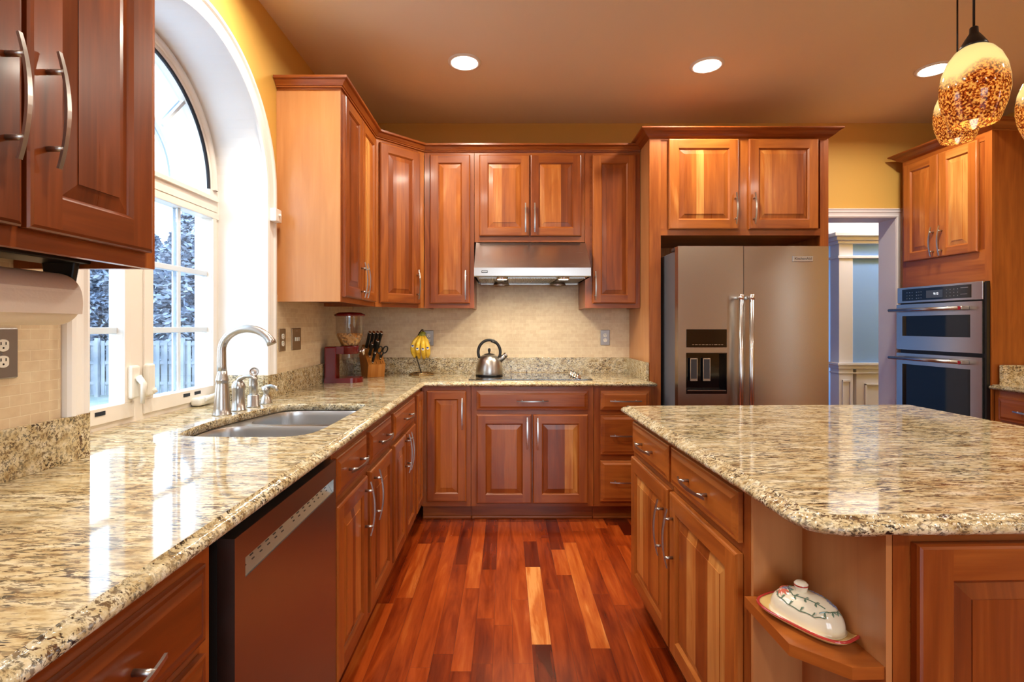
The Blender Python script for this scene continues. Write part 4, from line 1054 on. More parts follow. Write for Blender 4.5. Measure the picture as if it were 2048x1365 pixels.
def odoor(z0, z1, wz0, wz1, hz):
    mb = MB()
    slab_holes(mb, [(ox0, z0), (ox1, z0), (ox1, z1), (ox0, z1)], [[(ox0+.05, wz0), (ox1-.075, wz0), (ox1-.075, wz1), (ox0+.05, wz1)]], -.042, -.012, lambda a, b, d: (a, d, b))
    d = mb.build('oven_door', 'steel', ov, recalc=True, bevel=.003)
    mb = MB(); mb.box(ox0+.05, ox1-.075, -.026, -.022, wz0, wz1); mb.build('door_glass', 'ovenglass', d)
    mb = MB(); mb.tube([(ox0-.012, -.092, hz), (ox1-.10, -.092, hz)], .0125, 20); mb.build('handle', 'steel', d)
    for xx in (ox0+.01, ox1-.095):
        mb = MB(); mb.box(xx-.016, xx+.016, -.098, -.042, hz-.013, hz+.013)
        mb.build('handle_bracket', 'nickel', d, bevel=.006)
    mb = MB(); mb.lathe([(.012, .0), (.012, .004)], (ox1-.095, -.103, hz), 20, 'y'); mb.build('red_medallion', 'redbadge', d)
    return d
odoor(1.105, 1.437, 1.205, 1.352, 1.395); odoor(.42, 1.078, .52, .998, 1.042)
mb = MB(); mb.box(ox1+.004, ox1+.018, -.03, -.01, .40, 1.555); mb.build('side_trim', 'satinblack', ov)

# right base run with its own worktop
rb = thing('base_cabinet', 'cherry drawer cabinet at the right edge, in front of the oven tower', 'cabinet', (3.05, 3.19, 0), R(-90))
carcass(rb, 1.5, 0, BZ1, .60, stiles=[(.48, .52), (.98, 1.02)], toe=.10); toe_board(rb, 1.5, .6)
for k in range(3):
    drawer_front('drawer', rb, .035+k*.5, .475+k*.5, .70, .84); 
    drawer_front('drawer', rb, .035+k*.5, .475+k*.5, .42, .67); drawer_front('drawer', rb, .035+k*.5, .475+k*.5, .135, .39)
# ------------------------------------------------------------------ worktops
def offset_poly(poly, dist):
    """move every edge of a ccw polygon inwards by its own distance"""
    n = len(poly); out = []
    for i in range(n):
        p0, p1, p2 = Vector(poly[i-1]), Vector(poly[i]), Vector(poly[(i+1) % n])
        d0 = (p1-p0).normalized(); d1 = (p2-p1).normalized()
        n0 = Vector((-d0.y, d0.x)); n1 = Vector((-d1.y, d1.x)); a, b = dist[i-1], dist[i]
        den = d0.x*d1.y-d0.y*d1.x
        if abs(den) < 1e-3: out.append(tuple(p1+(n0*a+n1*b)*.5)); continue
        q0 = p1+n0*a; q1 = p1+n1*b; t = ((q1.x-q0.x)*d1.y-(q1.y-q0.y)*d1.x)/den
        out.append(tuple(q0+d0*t))
    return out
def worktop(name, parent, poly, exposed, zt, prof, holes=(), mats=('granite', 'granite_edge'), rough=None, seed=1):
    mb = MB(); n = len(poly); rr_ = random.Random(seed)
    rings = []
    for ins, z in prof:
        q = offset_poly(poly, [ins if e else 0.0 for e in exposed]); rings.append([(x, y, zt+z) for x, y in q])
    loops = [[(x, y) for x, y, z in rings[0]]]+[list(h) for h in holes]
    pts = [p for l in loops for p in l]
    for t in tessellate_polygon([[Vector((a, b, 0)) for a, b in l] for l in loops]):
        mb.poly([(pts[i][0], pts[i][1], zt) for i in t], 'x')
    loops[0] = [(x, y) for x, y, z in rings[-1]]; pts = [p for l in loops for p in l]
    for t in tessellate_polygon([[Vector((a, b, 0)) for a, b in l] for l in loops]):
        mb.poly([(pts[i][0], pts[i][1], zt+prof[-1][1]) for i in t], 'x')
    mb.strips(rings, True, 1, True)
    for h in holes:
        hr = []
        for k, z in ((0, 0), (-.002, -.002), (-.004, -.006), (-.004, prof[-1][1]+.004), (0, prof[-1][1])):
            cx = sum(p[0] for p in h)/len(h); cy_ = sum(p[1] for p in h)/len(h)
            hr.append([(p[0]+(cx-p[0])*(-k-.0)*3, p[1]+(cy_-p[1])*(-k)*3, zt+z) for p in h])
        hr[0] = [(p[0], p[1], zt) for p in h]; hr[-1] = [(p[0], p[1], zt+prof[-1][1]) for p in h]
        mb.strips(hr, True, 1, True)
    return mb.build(name, list(mats), parent, recalc=True)
def round_corner(p, c, q, r, n=6):
    p, c, q = Vector(p), Vector(c), Vector(q); a = (p-c).normalized(); b = (q-c).normalized()
    half = a.angle(b)/2; d = r/math.tan(half); ctr = c+(a+b).normalized()*(r/math.sin(half))
    s0 = c+a*d-ctr; s1 = c+b*d-ctr; tot = s0.angle(s1); sg = 1 if s0.x*s1.y-s0.y*s1.x > 0 else -1; a0 = math.atan2(s0.y, s0.x)
    return [(ctr.x+r*math.cos(a0+sg*tot*i/n), ctr.y+r*math.sin(a0+sg*tot*i/n)) for i in range(n+1)]
ZT = .914
EDGE = [(.026, 0), (.024, -.0015), (.0225, -.0045), (.012, -.0055), (.005, -.009), (.001, -.015), (.001, -.021), (.005, -.027), (.014, -.0305), (.03, -.031)]
P = [(-.524, -.60), (-.524, 3.317), (.985, 3.317), (.985, 3.390), (.953, 3.390), (.953, YB-.002), (XL+.001, YB-.002), (XL+.001, 2.528), (XF+.001, 2.528), (XF+.001, 1.442), (XL+.001, 1.442), (XL+.001, -.60)]
E = [1, 1, 1, 0, 0, 0, 0, 0, 0, 0, 0, 0]
# soften the inside corner
ic = round_corner(P[0], P[1], P[2], .012, 3)
P = [P[0]]+ic+P[2:]; E = [1, 1, 1, 1, 1, 1, 0, 0, 0, 0, 0, 0, 0, 0, 0][:len(P)]
HOLE0 = [(-1.005, 1.690), (-.80, 1.683), (-.69, 1.705), (-.650, 1.80), (-.642, 2.05), (-.640, 2.32), (-.655, 2.385), (-.72, 2.402), (-.985, 2.400), (-1.045, 2.345), (-1.085, 2.20), (-1.115, 2.06), (-1.128, 1.90), (-1.108, 1.745), (-1.07, 1.705)]
def smooth_loop(pts, n):
    out = []; m = len(pts)
    for i in range(m):
        p0, p1, p2, p3 = [Vector(pts[(i+k-1) % m]) for k in range(4)]
        for j in range(n):
            t = j/n; out.append(tuple(.5*((2*p1)+(-p0+p2)*t+(2*p0-5*p1+4*p2-p3)*t*t+(-p0+3*p1-3*p2+p3)*t**3)))
    return out
HOLE = smooth_loop(HOLE0, 4)
wt = thing('granite_worktop', 'L-shaped speckled granite worktop holding the sink and cooktop', 'worktop', (0, 0, 0))
worktop('slab', wt, P, E, ZT, EDGE, [HOLE])
def splash(x0, x1, y0, y1):
    mb = MB(); mb.box(x0, x1, y0, y1, ZT, 1.036, 'x'); return mb.build('upstand', 'granite_edge', wt, bevel=.0015)
splash(XL+.021, .953, YB-.022, YB-.002); splash(XL+.001, XL+.021, 2.512, YB-.002); splash(XF+.03, XL+.001, 2.508, 2.528)
splash(XL+.001, XL+.021, -.60, 1.437); splash(XF+.03, XL+.001, 1.442, 1.462); splash(.932, .952, 3.40, YB-.023)

# sink
sk = thing('sink', 'undermounted stainless double-bowl sink set in the granite under the window', 'sink', (0, 0, 0))
ctr = (sum(p[0] for p in HOLE)/len(HOLE), sum(p[1] for p in HOLE)/len(HOLE))
rim = [(ctr[0]+(x-ctr[0])*1.05, ctr[1]+(y-ctr[1])*1.04) for x, y in HOLE]
def rrect(x0, x1, y0, y1, r, n=6):
    c = [(x1-r, y0+r, -PI/2), (x1-r, y1-r, 0), (x0+r, y1-r, PI/2), (x0+r, y0+r, PI)]; out = []
    for cx, cy_, a in c:
        for i in range(n+1): out.append((cx+r*math.cos(a+PI/2*i/n), cy_+r*math.sin(a+PI/2*i/n)))
    return out
bowlA = smooth_loop([(-1.0, 1.70), (-.80, 1.695), (-.69, 1.72), (-.655, 1.80), (-.652, 1.96), (-.69, 2.025), (-.90, 2.03), (-1.05, 2.025), (-1.108, 1.97), (-1.118, 1.86), (-1.085, 1.745)], 4)
bowlB = smooth_loop([(-.99, 2.065), (-.80, 2.062), (-.68, 2.07), (-.652, 2.13), (-.65, 2.30), (-.68, 2.38), (-.80, 2.39), (-.96, 2.385), (-1.03, 2.33), (-1.055, 2.20), (-1.04, 2.10)], 4)
mb = MB(); slab_holes(mb, rim, [bowlA, bowlB], .8815, .8795, lambda a, b, d: (a, b, d)); mb.build('rim', 'sinksteel', sk, recalc=True)
for bw_ in (bowlA, bowlB):
    cx = sum(p[0] for p in bw_)/len(bw_); cy_ = sum(p[1] for p in bw_)/len(bw_); mb = MB(); rings = []
    for s_, z in ((1.0, .8815), (.992, .876), (.985, .86), (.97, .74), (.95, .705), (.90, .688), (.80, .683), (.25, .679), (.10, .678)):
        rings.append([(cx+(x-cx)*s_, cy_+(y-cy_)*s_, z) for x, y in bw_])
    mb.strips(rings, True, 0, True, cap1=True); b_ = mb.build('bowl', 'sinksteel', sk)
    mb = MB(); mb.lathe([(.0, .681), (.03, .681), (.042, .684), (.045, .6835)], (cx, cy_, 0), 24, cap0=False, cap1=False); mb.build('drain', 'chrome', b_)

# faucet group, all standing on the granite deck behind the sink
fa = thing('faucet', 'brushed nickel gooseneck kitchen faucet arching over the sink', 'faucet', (-1.165, 2.105, ZT))
mb = MB(); mb.lathe([(.036, 0), (.036, .004), (.034, .006), (.031, .03), (.0275, .08), (.0235, .125), (.0225, .135), (.0255, .140), (.0245, .147), (.0195, .165), (.018, .18)], (0, 0, 0), 32)
mb.build('base', 'nickel', fa)
mb = MB(); pth = [(0, 0, .165), (-.002, 0, .20), (-.002, 0, .24)]+[(.105-.107*math.cos(R(a)), -.004*a/170, .262+.092*math.sin(R(a))) for a in range(0, 166, 9)]
rd = [.018-.002*min(1, i/4) for i in range(len(pth))]; k = len(pth); rd = [r_ if i < k-3 else .0165+.003*(i-(k-3))/2 for i, r_ in enumerate(rd)]
mb.tube(pth, rd, 20, up=(0, 1, 0)); mb.build('spout', 'nickel', fa)
fl = thing('faucet_lever', 'brushed nickel single lever handle standing beside the faucet base', 'faucet handle', (-1.155, 2.215, ZT))
mb = MB(); mb.lathe([(.030, 0), (.030, .004), (.027, .006), (.0255, .05), (.0245, .085), (.028, .095), (.026, .112), (.016, .128), (.0, .132)], (0, 0, 0), 28); mb.build('base', 'nickel', fl)
mb = MB(); mb.tube([(-.008, 0, .115), (.01, -.003, .137), (.035, -.008, .148), (.065, -.013, .147), (.088, -.018, .136)], [.014, .014, .010, .0095, .007], 12, flat=(.7, 1)); mb.build('lever', 'nickel', fl)
sy = thing('side_sprayer', 'brushed nickel side sprayer with a round nozzle, behind the lever handle', 'sprayer', (-1.140, 2.315, ZT))
mb = MB(); mb.lathe([(.029, 0), (.029, .004), (.025, .008), (.024, .05), (.020, .055)], (0, 0, 0), 24); mb.build('base', 'nickel', sy)
mb = MB(); mb.tube([(0, 0, .05), (0, 0, .10), (.0, -.001, .135), (.004, -.006, .152)], [.017, .0185, .015, .016], 16); mb.build('wand', 'nickel', sy)
mb = MB(); mb.M = Matrix.Translation((.006, -.008, .158)) @ Matrix.Rotation(R(28), 4, 'Z') @ Matrix.Rotation(R(80), 4, 'X'); mb.lathe([(.014, -.012), (.020, 0), (.020, .014), (.017, .017), (.016, .013), (.010, .013), (.0, .015)], (0, 0, 0), 24); mb.build('nozzle', 'nickel', sy)
sd = thing('soap_dispenser', 'small brushed nickel soap dispenser with a curved nozzle, rightmost of the sink fittings', 'soap dispenser', (-1.125, 2.405, ZT))
mb = MB(); mb.lathe([(.028, 0), (.028, .005), (.022, .018), (.019, .03), (.014, .036), (.0125, .05), (.019, .062), (.018, .075), (.0, .083)], (0, 0, 0), 24); mb.build('base', 'nickel', sd)
mb = MB(); mb.tube([(-.018, 0, .072), (.0, 0, .078), (.025, -.002, .084), (.048, -.006, .078), (.058, -.008, .062)], [.008, .010, .009, .008, .006], 12); mb.build('nozzle', 'nickel', sd)

# cooktop and kettle
ck = thing('cooktop', 'black glass electric cooktop set flush in the granite below the hood', 'cooktop', (-.247, 3.437, ZT))
mb = MB(); mb.prism(rrect(0, .832, 0, .46, .012, 3), .0005, .0055, 'x'); mb.build('glass_top', 'glassblack', ck, bevel=.002)
mb = MB(); mb.prism(rrect(-.003, .835, -.003, .463, .014, 3), .0002, .003, 'x'); mb.build('trim', 'satinblack', ck)
for i, (xx, yy, r_) in enumerate(((.17, .13, .10), (.17, .34, .075), (.47, .13, .075), (.47, .34, .10))):
    mb = MB(); mb.lathe([(r_-.002, .0063), (r_, .0063), (r_, .0066), (r_-.002, .0066)], (xx, yy, 0), 48, cap0=False, cap1=False, sm=False); mb.build('burner_ring', 'darkgrey', ck)
for i in range(4):
    mb = MB(); c_ = (.742-.004*i, .055+.088*i, 0)
    mb.lathe([(.021, .006), (.021, .011), (.017, .013), (.0155, .030), (.013, .033), (0, .033)], c_, 20); kb = mb.build('control_knob', 'chrome', ck)
    mb = MB(); mb.box(c_[0]-.003, c_[0]+.003, c_[1]-.017, c_[1]+.017, .033, .039); mb.build('knob_grip', 'satinblack', kb, bevel=.001)
kt = thing('kettle', 'stainless whistling kettle with a dark loop handle on the cooktop', 'kettle', (-.118, 3.715, ZT+.0065))
mb = MB(); mb.lathe([(.090, 0), (.096, .004), (.098, .012), (.097, .04), (.093, .075), (.083, .108), (.066, .134), (.046, .149), (.030, .154), (.0, .156)], (0, 0, 0), 40); mb.build('body', 'nickel', kt)
mb = MB(); mb.lathe([(.094, -.004), (.098, .0), (.0985, .007), (.096, .010)], (0, 0, 0), 40); mb.build('base_band', 'satinblack', kt)
mb = MB(); mb.lathe([(.042, .150), (.030, .157), (.008, .160), (.006, .168), (.010, .176), (.010, .190), (.006, .196), (0, .197)], (0, 0, 0), 20); mb.build('lid', 'satinblack', kt)
mb = MB(); mb.tube([(.0-.080*math.cos(R(a)), 0, .168+.088*math.sin(R(a))) for a in range(-28, 209, 9)], .0085, 12, flat=(.75, 1.25), up=(0, 1, 0)); hk = mb.build('handle', 'satinblack', kt)
mb = MB(); mb.tube([(.045, -.004, .232), (.022, -.004, .246), (.012, -.004, .243)], [.006, .008, .004], 8); mb.build('trigger', 'satinblack', hk)
mb = MB(); mb.tube([(.062, 0, .100), (.098, 0, .128), (.118, 0, .148)], [.022, .0195, .018], 20); spt = mb.build('spout', 'nickel', kt)
mb = MB(); mb.tube([(.112, 0, .142), (.126, 0, .154)], [.0200, .0195], 20); mb.build('whistle_cap', 'chrome', spt)

# cereal dispenser
cd = thing('cereal_dispenser', 'red cereal dispenser with a clear hopper half full of flakes', 'dispenser', (-1.045, 3.335, ZT), R(8))
mb = MB(); mb.box(-.118, -.045, -.065, .065, 0, .232); mb.build('column', 'red', cd, bevel=.008, seg=3)
mb = MB()
mb.prism([(-.118, -.07)]+[(.045+.07*math.cos(a), .07*math.sin(a)) for a in [(-PI/2+PI*i/16) for i in range(17)]]+[(-.118, .07)], 0, .030, 'x'); mb.build('foot', 'red', cd, bevel=.006, seg=3)
mb = MB(); mb.box(-.06, .0, -.05, .05, .185, .232); mb.lathe([(.052, .183), (.056, .190), (.058, .225), (.062, .236)], (.030, 0, 0), 32); mb.build('collar', 'red', cd)
mb = MB(); mb.lathe([(.055, .234), (.060, .25), (.078, .285), (.087, .315), (.089, .43)], (.030, 0, 0), 36, cap0=False, cap1=False); hp = mb.build('hopper', 'jar', cd)
mb = MB(); mb.lathe([(.052, .238), (.057, .25), (.074, .285), (.081, .305), (.078, .318), (.05, .308), (.02, .318), (0, .312)], (.030, 0, 0), 36, cap1=False); mb.build('cereal', 'cereal', hp)
mb = MB(); mb.lathe([(.094, .428), (.098, .433), (.097, .440), (.070, .452), (.0, .456)], (.030, 0, 0), 36); mb.build('lid', 'red', cd)
mb = MB(); mb.lathe([(.030, .115), (.042, .125), (.048, .15), (.048, .185)], (.028, 0, 0), 28, cap0=False, cap1=False); mb.build('spout_cup', 'jar', cd)
mb = MB(); mb.tube([(.085, 0, .200), (.108, 0, .200)], .008, 12)
mb.lathe([(.010, .105), (.026, .110), (.028, .118), (.024, .124), (0, .126)], (0, 0, .200), 8, 'x'); mb.build('dial_knob', 'chrome', cd)

# knife block and knives
kb = thing('knife_block', 'slanted bamboo knife block in the corner of the worktop', 'knife block', (-.925, 3.655, ZT), R(33))
mb = MB(); W2 = .062
side = [(0, 0), (.0, .0), (-.018, .088), (.105, .232), (.170, .190), (.150, .0)]
side = [(0, 0), (-.022, .090), (.118, .228), (.190, .150), (.130, 0)]
for sg in (-1, 1):
    q = [(sg*W2, a, b) for a, b in side]; mb.poly(q if sg > 0 else list(reversed(q)), 'z', .25)
nst = 5
for k in range(nst):
    xa, xb = -W2+2*W2*k/nst, -W2+2*W2*(k+1)/nst
    for i in range(len(side)):
        a, b = side[i], side[(i+1) % len(side)]
        mb.poly([(xa, a[0], a[1]), (xa, b[0], b[1]), (xb, b[0], b[1]), (xb, a[0], a[1])], Vector((0, b[0]-a[0], b[1]-a[1])).normalized(), .35+.09*((k*3+i) % 5))
mb.build('block', 'bamboo', kb, recalc=True)
sl = Vector((0, .140, .138)).normalized(); nrm = Vector((0, -.138, .140)).normalized()   # along / out of the slanted top
def slot_pt(u, t): return Vector((u, -.022, .090))+sl*t
mb = MB()
for u, t in [(-.04, .16), (-.013, .165), (.014, .165), (.041, .16), (-.035, .085), (.0, .09), (.035, .085), (-.03, .02), (0.0, .02), (.03, .02), (.047, .02)]:
    c_ = slot_pt(u, t)+nrm*.0004; a = sl*.014; b = Vector((.0016, 0, 0)); mb.poly([c_-a-b, c_-a+b, c_+a+b, c_+a-b])
mb.build('slot', 'gap', kb)
KR = Matrix.Translation(kb.location) @ Matrix.Rotation(R(33), 4, 'Z')
def knife(u, t, ln, r_, lab, tilt=0):
    ln *= 1.08; r_ *= 1.32
    base_ = KR @ slot_pt(u, t); d = (KR.to_3x3() @ (nrm+Vector((tilt, 0, .25)))).normalized()
    o = thing('kitchen_knife', lab, 'knife', base_, 0, 'knives in the bamboo block')
    side_ = KR.to_3x3() @ Vector((1, 0, 0)); f = d.cross(side_).normalized()
    mb = MB()
    mb.tube([d*.012, d*.022, d*(ln*.5), d*(ln-.012), d*ln], [r_*.95, r_, r_*.92, r_*1.1, r_*.7], 12, flat=(1.25, .8), up=f); hh = mb.build('handle', 'satinblack', o)
    mb = MB(); mb.tube([d*.002, d*.013], [r_*.9, r_*.95], 12, flat=(1.3, .7), up=f); mb.build('bolster', 'chrome', o)
    mb = MB(); mb.tube([d*(ln-.004), d*(ln+.003)], [r_*.95, r_*.8], 12, flat=(1.25, .8), up=f); mb.build('butt_cap', 'chrome', hh)
    return o
nm = ['leftmost tall black-handled knife in the back row of the block', 'second black-handled knife from the left in the back row of the block', 'third black-handled knife from the left in the back row of the block', 'rightmost tall black-handled knife in the back row of the block']
for i in range(4): knife(-.042+.028*i, .160, .135, .0105, nm[i])
knife(-.036, .085, .105, .0095, 'short black-handled knife on the left of the middle row of the block')
knife(.0, .090, .125, .0105, 'black-handled knife in the centre of the middle row of the block')
knife(-.028, .022, .085, .0085, 'small black-handled knife low in the front row of the block')
so = KR @ slot_pt(.036, .05); sc = thing('kitchen_scissors', 'black-handled kitchen scissors in the right of the knife block', 'scissors', so, R(33))
mb = MB(); dd_ = (nrm+Vector((0, 0, .3))).normalized()
for sg in (-1, 1):
    c_ = dd_*.085+Vector((sg*.020, 0, 0)); e1 = dd_; e2 = Vector((1, 0, 0))
    mb.tube([c_+e1*(.030*math.cos(a))+e2*(.017*math.sin(a)) for a in [2*PI*i/20 for i in range(20)]], .0048, 8, closed=True)
    mb.tube([dd_*.0, dd_*.03+Vector((sg*.004, 0, 0)), dd_*.058+Vector((sg*.014, 0, 0))], [.006, .006, .0055], 8)
mb.build('handle', 'satinblack', sc)
mb = MB(); mb.tube([Vector((0, -.006, .0))+dd_*.012, Vector((0, .004, .0))+dd_*.012], .006, 10); mb.build('pivot', 'chrome', sc)

# banana stand with a bunch
bs = thing('banana_hook_stand', 'antique brass wire hook stand holding up the bananas', 'banana stand', (-.625, 3.815, ZT))
mb = MB(); mb.tube([(.092*math.cos(2*PI*i/40), .092*math.sin(2*PI*i/40), .006) for i in range(40)], .005, 8, closed=True)
mb.tube([(.070*math.cos(2*PI*i/40), .070*math.sin(2*PI*i/40), .016) for i in range(40)], .003, 8, closed=True)
for a in (.5, 2.6, 4.7): mb.lathe([(.008, 0), (.009, .006), (.004, .012)], (.092*math.cos(a), .092*math.sin(a), 0), 12)
mb.build('base_ring', 'brass', bs)
mb = MB(); mb.tube([(-.005, .02, .012), (-.022, .03, .06), (-.045, .04, .13), (-.055, .045, .21), (-.045, .045, .27), (-.022, .04, .315), (.0, .02, .338), (.010, .0, .336), (.012, -.012, .318), (.006, -.018, .305)], .0042, 8)
mb.tube([(-.005, .02, .012), (-.04, .05, .012), (-.065, .055, .008)], .003, 8); mb.build('hook', 'darkbronze', bs)
bb = thing('banana_bunch', 'bunch of ripe yellow bananas hanging from the brass hook', 'bananas', (-.615, 3.795, ZT+.306))
for i, (ax, bow, ln, zr) in enumerate(((-.060, .034, .170, -.2), (-.024, .052, .178, -.07), (.014, .054, .182, .05), (.045, .044, .170, .2), (-.048, .012, .160, -.3))):
    mb = MB(); path = []; rad = []; n = 12
    for k in range(n+1):
        t = k/n; bb_ = math.sin(PI*min(1, t*1.05))
        path.append((ax*1.12*(.22+.9*math.sin(min(1, t*1.3)*PI/2)*(1-.35*t*t)), -bow*bb_*1.0-.012, -.004-ln*t)); rad.append(.0172*min(1, .35+t*2.4)*(1 if t < .88 else 1-(t-.88)*4.5))
    rad[0] = .006; rad[1] = .009
    mb.tube(path, rad, 8); bo = mb.build('banana', 'banana', bb)
    mb = MB(); mb.tube([(0, 0, .006), (path[0][0]*.6, path[0][1]*.7, 0), path[1]], [.007, .0068, .0093], 8); mb.build('stem', 'bananastem', bo)
    mb = MB(); mb.tube([path[-1], (path[-1][0], path[-1][1], path[-1][2]-.005)], [.0075, .006], 8); mb.build('tip', 'bananatip', bo)
    if i < 4:
        p = Vector(path[7 if i else 6]); mb = MB(); r_ = .0165
        rings = []
        for s_ in (1.0, 0.0): rings.append([(p.x+.0115*s_*math.cos(a), p.y-r_-.0012+.004*(s_*math.cos(a))**2, p.z+.010*s_*math.sin(a)) for a in [2*PI*j/20 for j in range(20)]])
        mb.strips([rings[0], [(p.x+.0001*math.cos(a), p.y-r_-.0012, p.z+.0001*math.sin(a)) for a in [2*PI*j/20 for j in range(20)]]]); stk = mb.build('sticker', 'stickerwhite', bo)
        mb = MB(); mb.box(p.x-.007, p.x+.007, p.y-r_-.0024, p.y-r_-.0014, p.z-.001, p.z+.0075); mb.build('sticker_print', 'stickerblue', stk)
mb = MB(); mb.lathe([(.016, -.004), (.018, .004), (.012, .014), (.004, .018)], (.002, 0, 0), 12, scale=(1.3, .8)); mb.build('crown_stub', 'bananastem', bb)

# outlets and switches on the tile
def wall_plate(name, label, cat, loc, rz, w, h, m, outlets=0, switches=0):
    o = thing(name, label, cat, loc, rz)
    mb = MB(); mb.box(-w/2, w/2, -.006, 0, -h/2, h/2); mb.build('plate', m, o, bevel=.003)
    for k in range(outlets):
        cz = (.019 if k == 0 else -.019) if outlets == 2 else 0
        mb = MB(); mb.prism([], 0, 0) if False else None
        mb.M = Matrix.Translation((0, -.006, cz)) @ Matrix.Rotation(R(90), 4, 'X')
        pts = [(.0165*max(-.82, min(.82, math.cos(a)))*1.0, .0165*.86*math.sin(a)) for a in [2*PI*i/24 for i in range(24)]]
        mb.prism(pts, 0, .0022, 'x'); ro = mb.build('receptacle', 'whiteplastic', o)
        mb = MB()
        for xx in (-.006, .006): mb.box(xx-.0011, xx+.0011, -.0087, -.0081, cz+.001, cz+.008)
        mb.lathe([(.0022, -.0087), (.0022, -.0081)], (0, 0, cz-.006), 10, 'y'); mb.build('slots', 'gap', ro)
    for k in range(switches):
        xx = (k-(switches-1)/2)*.023
        mb = MB(); mb.box(xx-.005, xx+.005, -.012, -.006, -.011, .011); mb.build('toggle', 'whiteplastic', o, bevel=.002)
    mb = MB(); mb.lathe([(.0028, -.0075), (.0028, -.006)], (0, 0, 0 if outlets == 2 else h*.38), 10, 'y'); mb.build('screw', 'nickel', o)
    return o
YT = YB-.0062; XT = XL+.0062
wall_plate('wall_outlet', 'grey outlet plate on the mosaic tile behind the bananas', 'outlet', (-.592, YT, 1.185), 0, .075, .118, 'plate', 2)
wall_plate('wall_outlet', 'grey outlet plate on the mosaic tile right of the cooktop, by the refrigerator surround', 'outlet', (.768, YT, 1.188), 0, .072, .118, 'plate', 2)
wall_plate('wall_outlet', 'narrow bronze outlet plate on the left tile just past the faucet spout', 'outlet', (XT, 2.700, 1.205), R(90), .075, .118, 'bronzeplate', 2)
wall_plate('wall_switch', 'bronze switch plate with three small toggles on the left tile', 'switch', (XT, 2.880, 1.205), R(90), .120, .122, 'bronzeplate', 0, 3)
wall_plate('wall_outlet', 'pewter outlet plate on the near left tile under the paper towels', 'outlet', (XT, 1.195, 1.215), R(90), .078, .120, 'plate', 2)

# paper towel
ph = thing('paper_towel_holder', 'black paper towel holder screwed under the near wall cabinet', 'towel holder', (-1.045, 1.0, UZ0+.032))
mb = MB(); mb.box(-.05, .05, -.30, .235, -.010, .0); mb.build('mounting_bar', 'satinblack', ph, bevel=.003)
for yy in (-.155, .195):
    mb = MB(); mb.prism([(-.040, 0), (.040, 0), (.022, .014), (-.022, .014)], 0, .001) if False else None
    rings = [[(-.042, yy, 0), (.042, yy, 0), (.042, yy+.016, 0), (-.042, yy+.016, 0)], [(-.024, yy+.002, -.105), (.024, yy+.002, -.105), (.024, yy+.014, -.105), (-.024, yy+.014, -.105)]]
    mb.strips(rings, True, 0, False, cap0=True, cap1=True); mb.build('arm', 'satinblack', ph, bevel=.004)
mb = MB(); mb.tube([(0, -.15, -.095), (0, .205, -.095)], .008, 12); mb.build('spindle', 'satinblack', ph)
pt = thing('paper_towel_roll', 'white paper towel roll hanging under the near wall cabinet', 'paper towels', (-1.045, 1.0, UZ0+.012-.075))
mb = MB(); mb.lathe([(.020, -.135), (.060, -.135), (.0605, -.13), (.0605, .188), (.060, .193), (.020, .193)], (0, 0, 0), 48, 'y', cap0=False, cap1=False)
mb.build('roll', 'paper', pt)
mb = MB(); mb.strips([[(.058, -.135, .02), (.058, .192, .02)], [(.062, -.135, -.01), (.062, .192, -.01)], [(.060, -.135, -.035), (.060, .192, -.035)]], False, 0, True); mb.build('loose_sheet', 'paper', pt)
mb = MB(); mb.lathe([(.020, -.134), (.020, .192)], (0, 0, 0), 24, 'y', cap0=False, cap1=False); mb.build('core_tube', 'bamboo', pt)
# ------------------------------------------------------------------ island
DEL = math.atan(.0273); IX, IY = .568, .955
IR = Matrix.Translation((IX, IY, 0)) @ Matrix.Rotation(DEL, 4, 'Z')
def isl(a, b, z=0): return IR @ Vector((a, b, z))
IW, IL = 1.372, 1.417
it = thing('island_worktop', 'granite island worktop with a rough chiselled edge', 'worktop', (IX, IY, 0), DEL)
raw = [(0, 0), (IW, 0), (IW, IL), (0, IL)]; rad_ = [.085, .06, .03, .022]; poly = []
for i in range(4): poly += round_corner(raw[i-1], raw[i], raw[(i+1) % 4], rad_[i], 8)
# fine subdivision with small chips along the edge
fine = []
rr_ = random.Random(4)
for i in range(len(poly)):
    p, q = Vector(poly[i]), Vector(poly[(i+1) % len(poly)]); m_ = max(1, int((q-p).length/.012))
    for k in range(m_): fine.append(tuple(p+(q-p)*k/m_))
ED2 = [(.034, 0), (.031, -.002), (.028, -.0055), (.014, -.008), (.005, -.013), (.001, -.019), (.002, -.026), (.010, -.032), (.022, -.034)]
w_o = worktop('slab', it, fine, [1]*len(fine), ZT, ED2, (), ('granite', 'granite_rough'))
for v in w_o.data.vertices:
    if v.co.z < ZT-.0003 and v.co.z > ZT-.033:
        j = rr_.uniform(-.0016, .0016); v.co.x += j; v.co.y += rr_.uniform(-.0016, .0016); v.co.z += rr_.uniform(-.0011, .0011)
def ibase(name, label, a, b, rz, w, depth, **k):
    p = isl(a, b); return base(name, label, (p.x, p.y, 0), DEL+rz, w, depth, **k)
i1 = ibase('island_cabinet', 'far island cabinet facing the left run, one drawer over one door', .057, 1.385, R(-90), .510, .60, sw=.03)
drawer_front('drawer', i1, .030, .500, .718, .848, tone=.56)
panel_door('door', i1, .022, .500, .125, .690, (.462, .540), stile=.058, tone=.55)
i2 = ibase('island_cabinet', 'near island cabinet facing the left run, beside the open corner shelf', .057, .873, R(-90), .545, .60, sw=.045)
drawer_front('drawer', i2, .012, .506, .718, .850, tone=.58, ln=.21)
panel_door('door', i2, .008, .506, .125, .690, (.048, .540), stile=.060, tone=.56)
i3 = ibase('island_cabinet', 'island end cabinet facing the camera with a raised panel door', .193, .045, 0, 1.145, .27, stiles=[(.545, .60)], sw=.034)
